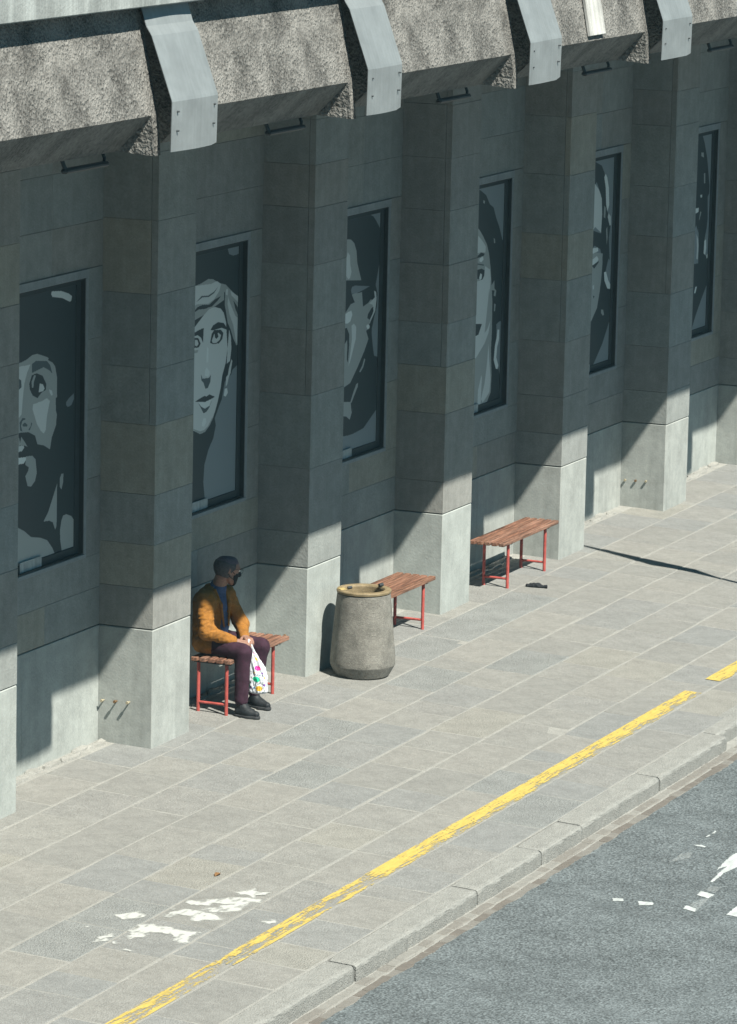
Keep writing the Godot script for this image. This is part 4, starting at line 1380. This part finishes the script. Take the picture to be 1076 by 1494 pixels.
	for s in [-1.0, 1.0]:
		part("ear_loop", tube([H.call(s * 0.070, -0.020, 0.048), H.call(s * 0.086, 0.012, 0.0), H.call(s * 0.092, 0.020, -0.022), H.call(s * 0.088, -0.020, -0.024), H.call(s * 0.078, -0.045, 0.0), H.call(s * 0.066, -0.068, 0.046)], [0.003, 0.003, 0.003, 0.003, 0.003, 0.003], 6), mats.black_cloth, mask)
	var gl := MB.new()
	for s in [-1.0, 1.0]:
		add_tube(gl, [H.call(s * 0.090, 0.020, -0.020), H.call(s * 0.080, 0.024, 0.060), H.call(s * 0.066, 0.024, 0.118)], [0.002, 0.002, 0.002], 6)
		var ring := []
		var rad := []
		for k in 17:
			var a := TAU * k / 16.0
			ring.append(H.call(s * (0.036 + cos(a) * 0.027), 0.010 + sin(a) * 0.020, 0.128 - absf(cos(a)) * 0.004))
			rad.append(0.0019)
		add_tube(gl, ring, rad, 6)
	add_tube(gl, [H.call(-0.010, 0.016, 0.130), H.call(0.010, 0.016, 0.130)], [0.0028, 0.0028], 6)
	part("glasses", gl.done(), mats.dark_metal, t, back)

	# shirt under the open jacket
	var tf := Vector3(-0.26, 0.0, 0.965).normalized()
	var ts := tf.cross(Vector3.UP)
	part("shirt", blob([[pel + tf * 0.03 + Vector3(0, 0.03, 0), 0.105, bel + tf * 0.03, 0.112], [bel + tf * 0.03, 0.112, che + tf * 0.02, 0.112], [che + tf * 0.02, 0.112, neck + tf * 0.02 + Vector3(0, 0.0, 0), 0.068], [neck, 0.066, neck + Vector3(0.004, 0.030, 0.012), 0.064]], 0.011, 0.03), mats.shirt, t, back)

	# jacket: torso, skirt and sleeves, open in front
	var fold := FastNoiseLite.new()
	fold.seed = 21
	fold.frequency = 9.0
	fold.fractal_octaves = 2
	var jk := [
		[Vector3(4.60, 0.585, -0.265), 0.118, Vector3(4.76, 0.585, -0.265), 0.118], [Vector3(4.545, 0.575, -0.20), 0.085, Vector3(4.575, 0.60, -0.13), 0.075],
		[pel + Vector3(0, 0, -0.025), 0.148, bel + Vector3(0, 0, -0.02), 0.152], [bel + Vector3(0, 0, -0.02), 0.152, che + Vector3(0, 0, -0.02), 0.158], [che + Vector3(0.06, 0.03, 0), 0.11, sh_l, 0.082], [che + Vector3(-0.06, 0.03, 0), 0.11, sh_r, 0.082],
		[che + Vector3(0, 0.05, -0.015), 0.135, neck + Vector3(0, -0.012, -0.022), 0.082],
		[sh_r, 0.080, el_r, 0.063], [el_r, 0.063, wr_r.lerp(el_r, 0.06), 0.044], [sh_l, 0.078, el_l, 0.062], [el_l, 0.062, wr_l.lerp(el_l, 0.06), 0.044],
	]
	var ax_r := (el_r - sh_r).normalized()
	var ax_f := (wr_r - el_r).normalized()
	var jm := MB.new()
	add_blob(jm, jk, 0.0085, 0.035, func(p: Vector3, d: float) -> float:
		if d > 0.05 or d < -0.05:
			return d
		d += fold.get_noise_3dv(p * Vector3(1.0, 1.6, 1.0)) * 0.007
		# creases across the sleeve, closest together above the elbow
		var along := (p - sh_r).dot(ax_r)
		if p.x < 4.56 and along > 0.02 and along < 0.30:
			d += 0.0042 * absf(fold.get_noise_3dv(p * 0.7 + Vector3(3, 1, 2))) * 2.2 * sin(along * 105.0 + (p.z + 0.2) * 45.0 + fold.get_noise_3dv(p) * 4.5) * smoothstep(0.02, 0.10, along)
		var al2 := (p - el_r).dot(ax_f)
		if p.x < 4.62 and al2 > 0.0 and p.z > -0.16:
			d += 0.0022 * sin(al2 * 95.0 + fold.get_noise_3dv(p) * 5.0)
		# the opening and the hem
		var c := Vector3(4.672, p.y, -0.235)
		var f := (p - c).dot(tf)
		var s := absf((p - c).dot(ts) - 0.008)
		var hw := clampf(remap(p.y, 0.70, 1.06, 0.010, 0.050), 0.009, 0.052)
		if f > 0.02 and p.y > 0.60:
			d = max(d, hw - s)
		d = max(d, 0.512 - p.y + fold.get_noise_3dv(p * 0.6) * 0.02)
		d = max(d, p.y - 1.082)
		return d)
	part("jacket", jm.done(), mats.jacket, t, back)
	# lapels
	for s in [-1.0, 1.0]:
		var lp := MB.new()
		var o := Vector3(4.672, 0, -0.235) + ts * (0.008)
		add_blob(lp, [[o + ts * s * 0.066 + tf * 0.080 + Vector3(0, 1.05, 0), 0.014, o + ts * s * 0.054 + tf * 0.140 + Vector3(0, 0.93, 0), 0.014], [o + ts * s * 0.054 + tf * 0.140 + Vector3(0, 0.93, 0), 0.014, o + ts * s * 0.030 + tf * 0.160 + Vector3(0, 0.74, 0), 0.008]], 0.006, 0.02)
		part("lapel", lp.done(), mats.jacket, t, back)

	# trousers
	var nt := FastNoiseLite.new()
	nt.seed = 4
	nt.frequency = 10.0
	part("trousers", blob([
		[hip_r + Vector3(0, 0, -0.02), 0.098, knee_r, 0.073], [knee_r, 0.072, ank_r + Vector3(0, 0.045, -0.004), 0.057], [hip_l + Vector3(0, 0, -0.02), 0.098, knee_l, 0.073], [knee_l, 0.072, ank_l + Vector3(0, 0.055, -0.004), 0.057], [hip_r, 0.10, hip_l, 0.10], [pel, 0.12, bel + Vector3(0, -0.03, 0), 0.118],
	], 0.0105, 0.03, func(p: Vector3, d: float) -> float:
		d += nt.get_noise_3dv(p * Vector3(1, 0.8, 1)) * 0.007
		d = max(d, 0.500 - p.y) if p.z < -0.02 else d
		return max(d, 0.105 - p.y)), mats.trousers, t, back)

	# shoes
	for q in [[Vector3(4.483, 0, 0.105), Vector3(4.474, 0, 0.300), ank_r], [Vector3(4.856, 0, 0.045), Vector3(4.818, 0, 0.242), ank_l]]:
		var heel: Vector3 = q[0]
		var toe: Vector3 = q[1]
		var g := ground_y(heel.x, heel.z + 0.1) + 0.001
		var upv := Vector3(0, g, 0)
		var bones := [[heel + upv + Vector3(0, 0.048, 0.008), 0.037, heel.lerp(toe, 0.55) + upv + Vector3(0, 0.040, 0), 0.040], [heel.lerp(toe, 0.55) + upv + Vector3(0, 0.040, 0), 0.040, toe + upv + Vector3(0, 0.034, -0.02), 0.031], [q[2] + Vector3(0, 0.02, 0), 0.043, heel.lerp(toe, 0.35) + upv + Vector3(0, 0.06, 0), 0.041]]
		var shoe := part("shoe", blob(bones, 0.007, 0.03, func(p: Vector3, d: float) -> float: return max(max(d, g + 0.018 - p.y), p.y - g - 0.118)), mats.shoe, t, back)
		var wider := []
		for b in [bones[0], bones[1]]:
			wider.append([b[0] - Vector3(0, 0.03, 0), b[1] + 0.007, b[2] - Vector3(0, 0.028, 0), b[3] + 0.007])
		part("sole", blob(wider, 0.006, 0.03, func(p: Vector3, d: float) -> float: return max(max(d, g - p.y), p.y - g - 0.024)), mats.sole, shoe)

	build_bag()

func build_bag() -> void:
	var at := Vector3(4.655, 0.0, 0.205)
	at.y = 0.175
	var t := thing("plastic_bag", "white plastic bag printed with coloured dots hanging from the person's hands", "bag", at)
	var w := 256
	var im := Image.create(w, w, false, Image.FORMAT_RGB8)
	im.fill(lin(0.56, 0.59, 0.62))
	var cols := [lin(0.72, 0.03, 0.28), lin(0.01, 0.42, 0.22), lin(0.62, 0.34, 0.03), lin(0.30, 0.12, 0.50), lin(0.75, 0.55, 0.06), lin(0.05, 0.25, 0.5)]
	# u = where round the bag, v = 0 at the neck
	var dots := [[0.405, 0.46, 13, 0], [0.455, 0.68, 14, 1], [0.425, 0.87, 14, 2], [0.335, 0.80, 6, 3], [0.36, 0.28, 8, 4], [0.44, 0.34, 4, 0], [0.34, 0.56, 4, 3], [0.47, 0.55, 4, 4], [0.39, 0.60, 3, 5], [0.50, 0.86, 4, 5], [0.30, 0.66, 5, 2], [0.37, 0.17, 4, 0], [0.42, 0.22, 3, 4]]
	for k in 26:
		dots.append([fposmod(0.55 + rng.randf() * 0.7, 1.0), rng.randf_range(0.2, 0.95), rng.randi_range(3, 10), rng.randi_range(0, 5)])
	for dt in dots:
		var cx := int(dt[0] * w)
		var cy := int(dt[1] * w)
		var r: int = dt[2]
		for y in range(-r, r + 1):
			for x in range(-r, r + 1):
				if x * x + y * y <= r * r:
					im.set_pixel(posmod(cx + x, w), clampi(cy + y, 0, w - 1), cols[dt[3]])
	var m := StandardMaterial3D.new()
	m.resource_name = "printed_plastic"
	m.albedo_texture = ImageTexture.create_from_image(im)
	m.roughness = 0.4
	m.backlight_enabled = true
	m.backlight = Color(0.25, 0.25, 0.25)
	var nz := FastNoiseLite.new()
	nz.seed = 63
	nz.frequency = 2.0
	var rows := 44
	var seg := 56
	var mb := MB.new()
	var pts := []
	for j in rows + 1:
		var v := float(j) / rows
		var y := lerpf(0.425, 0.0, v)
		var full := smoothstep(0.0, 0.55, v) * 0.8 + 0.2
		if v > 0.93:
			full *= sqrt(max(0.0, 1.0 - pow((v - 0.93) / 0.07, 2.0)) * 0.75 + 0.25)
		var row := []
		for i in seg:
			var a := TAU * i / seg
			var d := Vector3(cos(a) * 0.056, 0, sin(a) * 0.094)
			# pleats gather at the neck
			var pleat := 1.0 + 0.16 * sin(a * 9.0 + v * 2.0) * (1.0 - v) + nz.get_noise_3d(cos(a) * 1.4, v * 2.5, sin(a) * 1.4) * 0.22
			row.append(Vector3(0, y, -0.078 * pow(1.0 - v, 1.5)) + d * full * pleat)
		pts.append(row)
	for j in rows:
		for i in seg:
			var k := (i + 1) % seg
			var u0 := float(i) / seg
			var u1 := float(i + 1) / seg
			var v0 := float(j) / rows
			var v1 := float(j + 1) / rows
			var a: Vector3 = pts[j][i]
			var b: Vector3 = pts[j][k]
			var c: Vector3 = pts[j + 1][k]
			var d: Vector3 = pts[j + 1][i]
			var nn := (b - a).cross(d - a).normalized()
			var out := Vector3(a.x, 0, a.z + 0.078 * pow(1.0 - v0, 1.5))
			if nn.dot(out) < 0.0:
				nn = -nn
			mb.tri(a, b, c, nn, nn, nn, Vector2(u0, v0), Vector2(u1, v0), Vector2(u1, v1))
			mb.tri(a, c, d, nn, nn, nn, Vector2(u0, v0), Vector2(u1, v1), Vector2(u0, v1))
	for i in seg:
		mb.flat(pts[rows][i], pts[rows][(i + 1) % seg], Vector3(0, -0.004, 0), Vector3.DOWN)
	part("bag_body", mb.done(), m, t)
	var plain := surf("plain_plastic", lin(0.56, 0.59, 0.62), "", Vector3.ONE, "", 1.0, 0.45)
	for s in [-1.0, 1.0]:
		part("bag_handle", tube([Vector3(s * 0.008, 0.41, -0.080), Vector3(s * 0.014, 0.445, -0.085), Vector3(s * 0.004, 0.462, -0.092)], [0.010, 0.008, 0.007], 8), plain, t)

func build_small_things() -> void:
	var gx := 10.86
	var gz := 0.285
	var g := thing("dropped_glove", "crumpled black glove lying on the pavement beside the empty bench", "glove", Vector3(gx, ground_y(gx, gz), gz))
	var nz := FastNoiseLite.new()
	nz.seed = 90
	nz.frequency = 22.0
	part("glove_body", blob([[Vector3(-0.03, 0.012, -0.07), 0.022, Vector3(0.0, 0.016, 0.02), 0.028], [Vector3(0.02, 0.012, -0.06), 0.022, Vector3(0.03, 0.014, 0.03), 0.022], [Vector3(0, 0.012, 0.02), 0.018, Vector3(0.015, 0.010, 0.085), 0.014]], 0.006, 0.02, func(p: Vector3, d: float) -> float: return max(d + nz.get_noise_3dv(p) * 0.012, 0.001 - p.y)), mats.black_cloth, g)
	part("glove_cuff", tube([Vector3(0.015, 0.012, 0.085), Vector3(0.02, 0.014, 0.115)], [0.016, 0.019], 10), mats.black_cloth, g)
	var lx := -0.02
	var lz := 2.07
	var lf := thing("dry_leaf", "curled brown dry leaf lying on a pale rough slab", "leaf", Vector3(lx, ground_y(lx, lz) + 0.004, lz))
	var mb := MB.new()
	for k in 6:
		var a := k / 6.0
		var b := (k + 1) / 6.0
		var wa := 0.022 * sin(PI * a) + 0.001
		var wb := 0.022 * sin(PI * b) + 0.001
		var ha := 0.016 * sin(PI * a * 0.9)
		var hb := 0.016 * sin(PI * b * 0.9)
		for s in [-1.0, 1.0]:
			mb.quad(Vector3(a * 0.09, ha * 0.3, 0), Vector3(b * 0.09, hb * 0.3, 0), Vector3(b * 0.09, hb, s * wb), Vector3(a * 0.09, ha, s * wa), Vector3.UP)
	part("leaf_blade", mb.done(), surf("leaf", lin(0.16, 0.085, 0.035), "", Vector3.ONE, "", 1.0, 0.8), lf)
	part("leaf_stalk", tube([Vector3(0, 0.002, 0), Vector3(-0.03, 0.006, 0.004)], [0.0015, 0.001], 5), mats.leaf, lf)
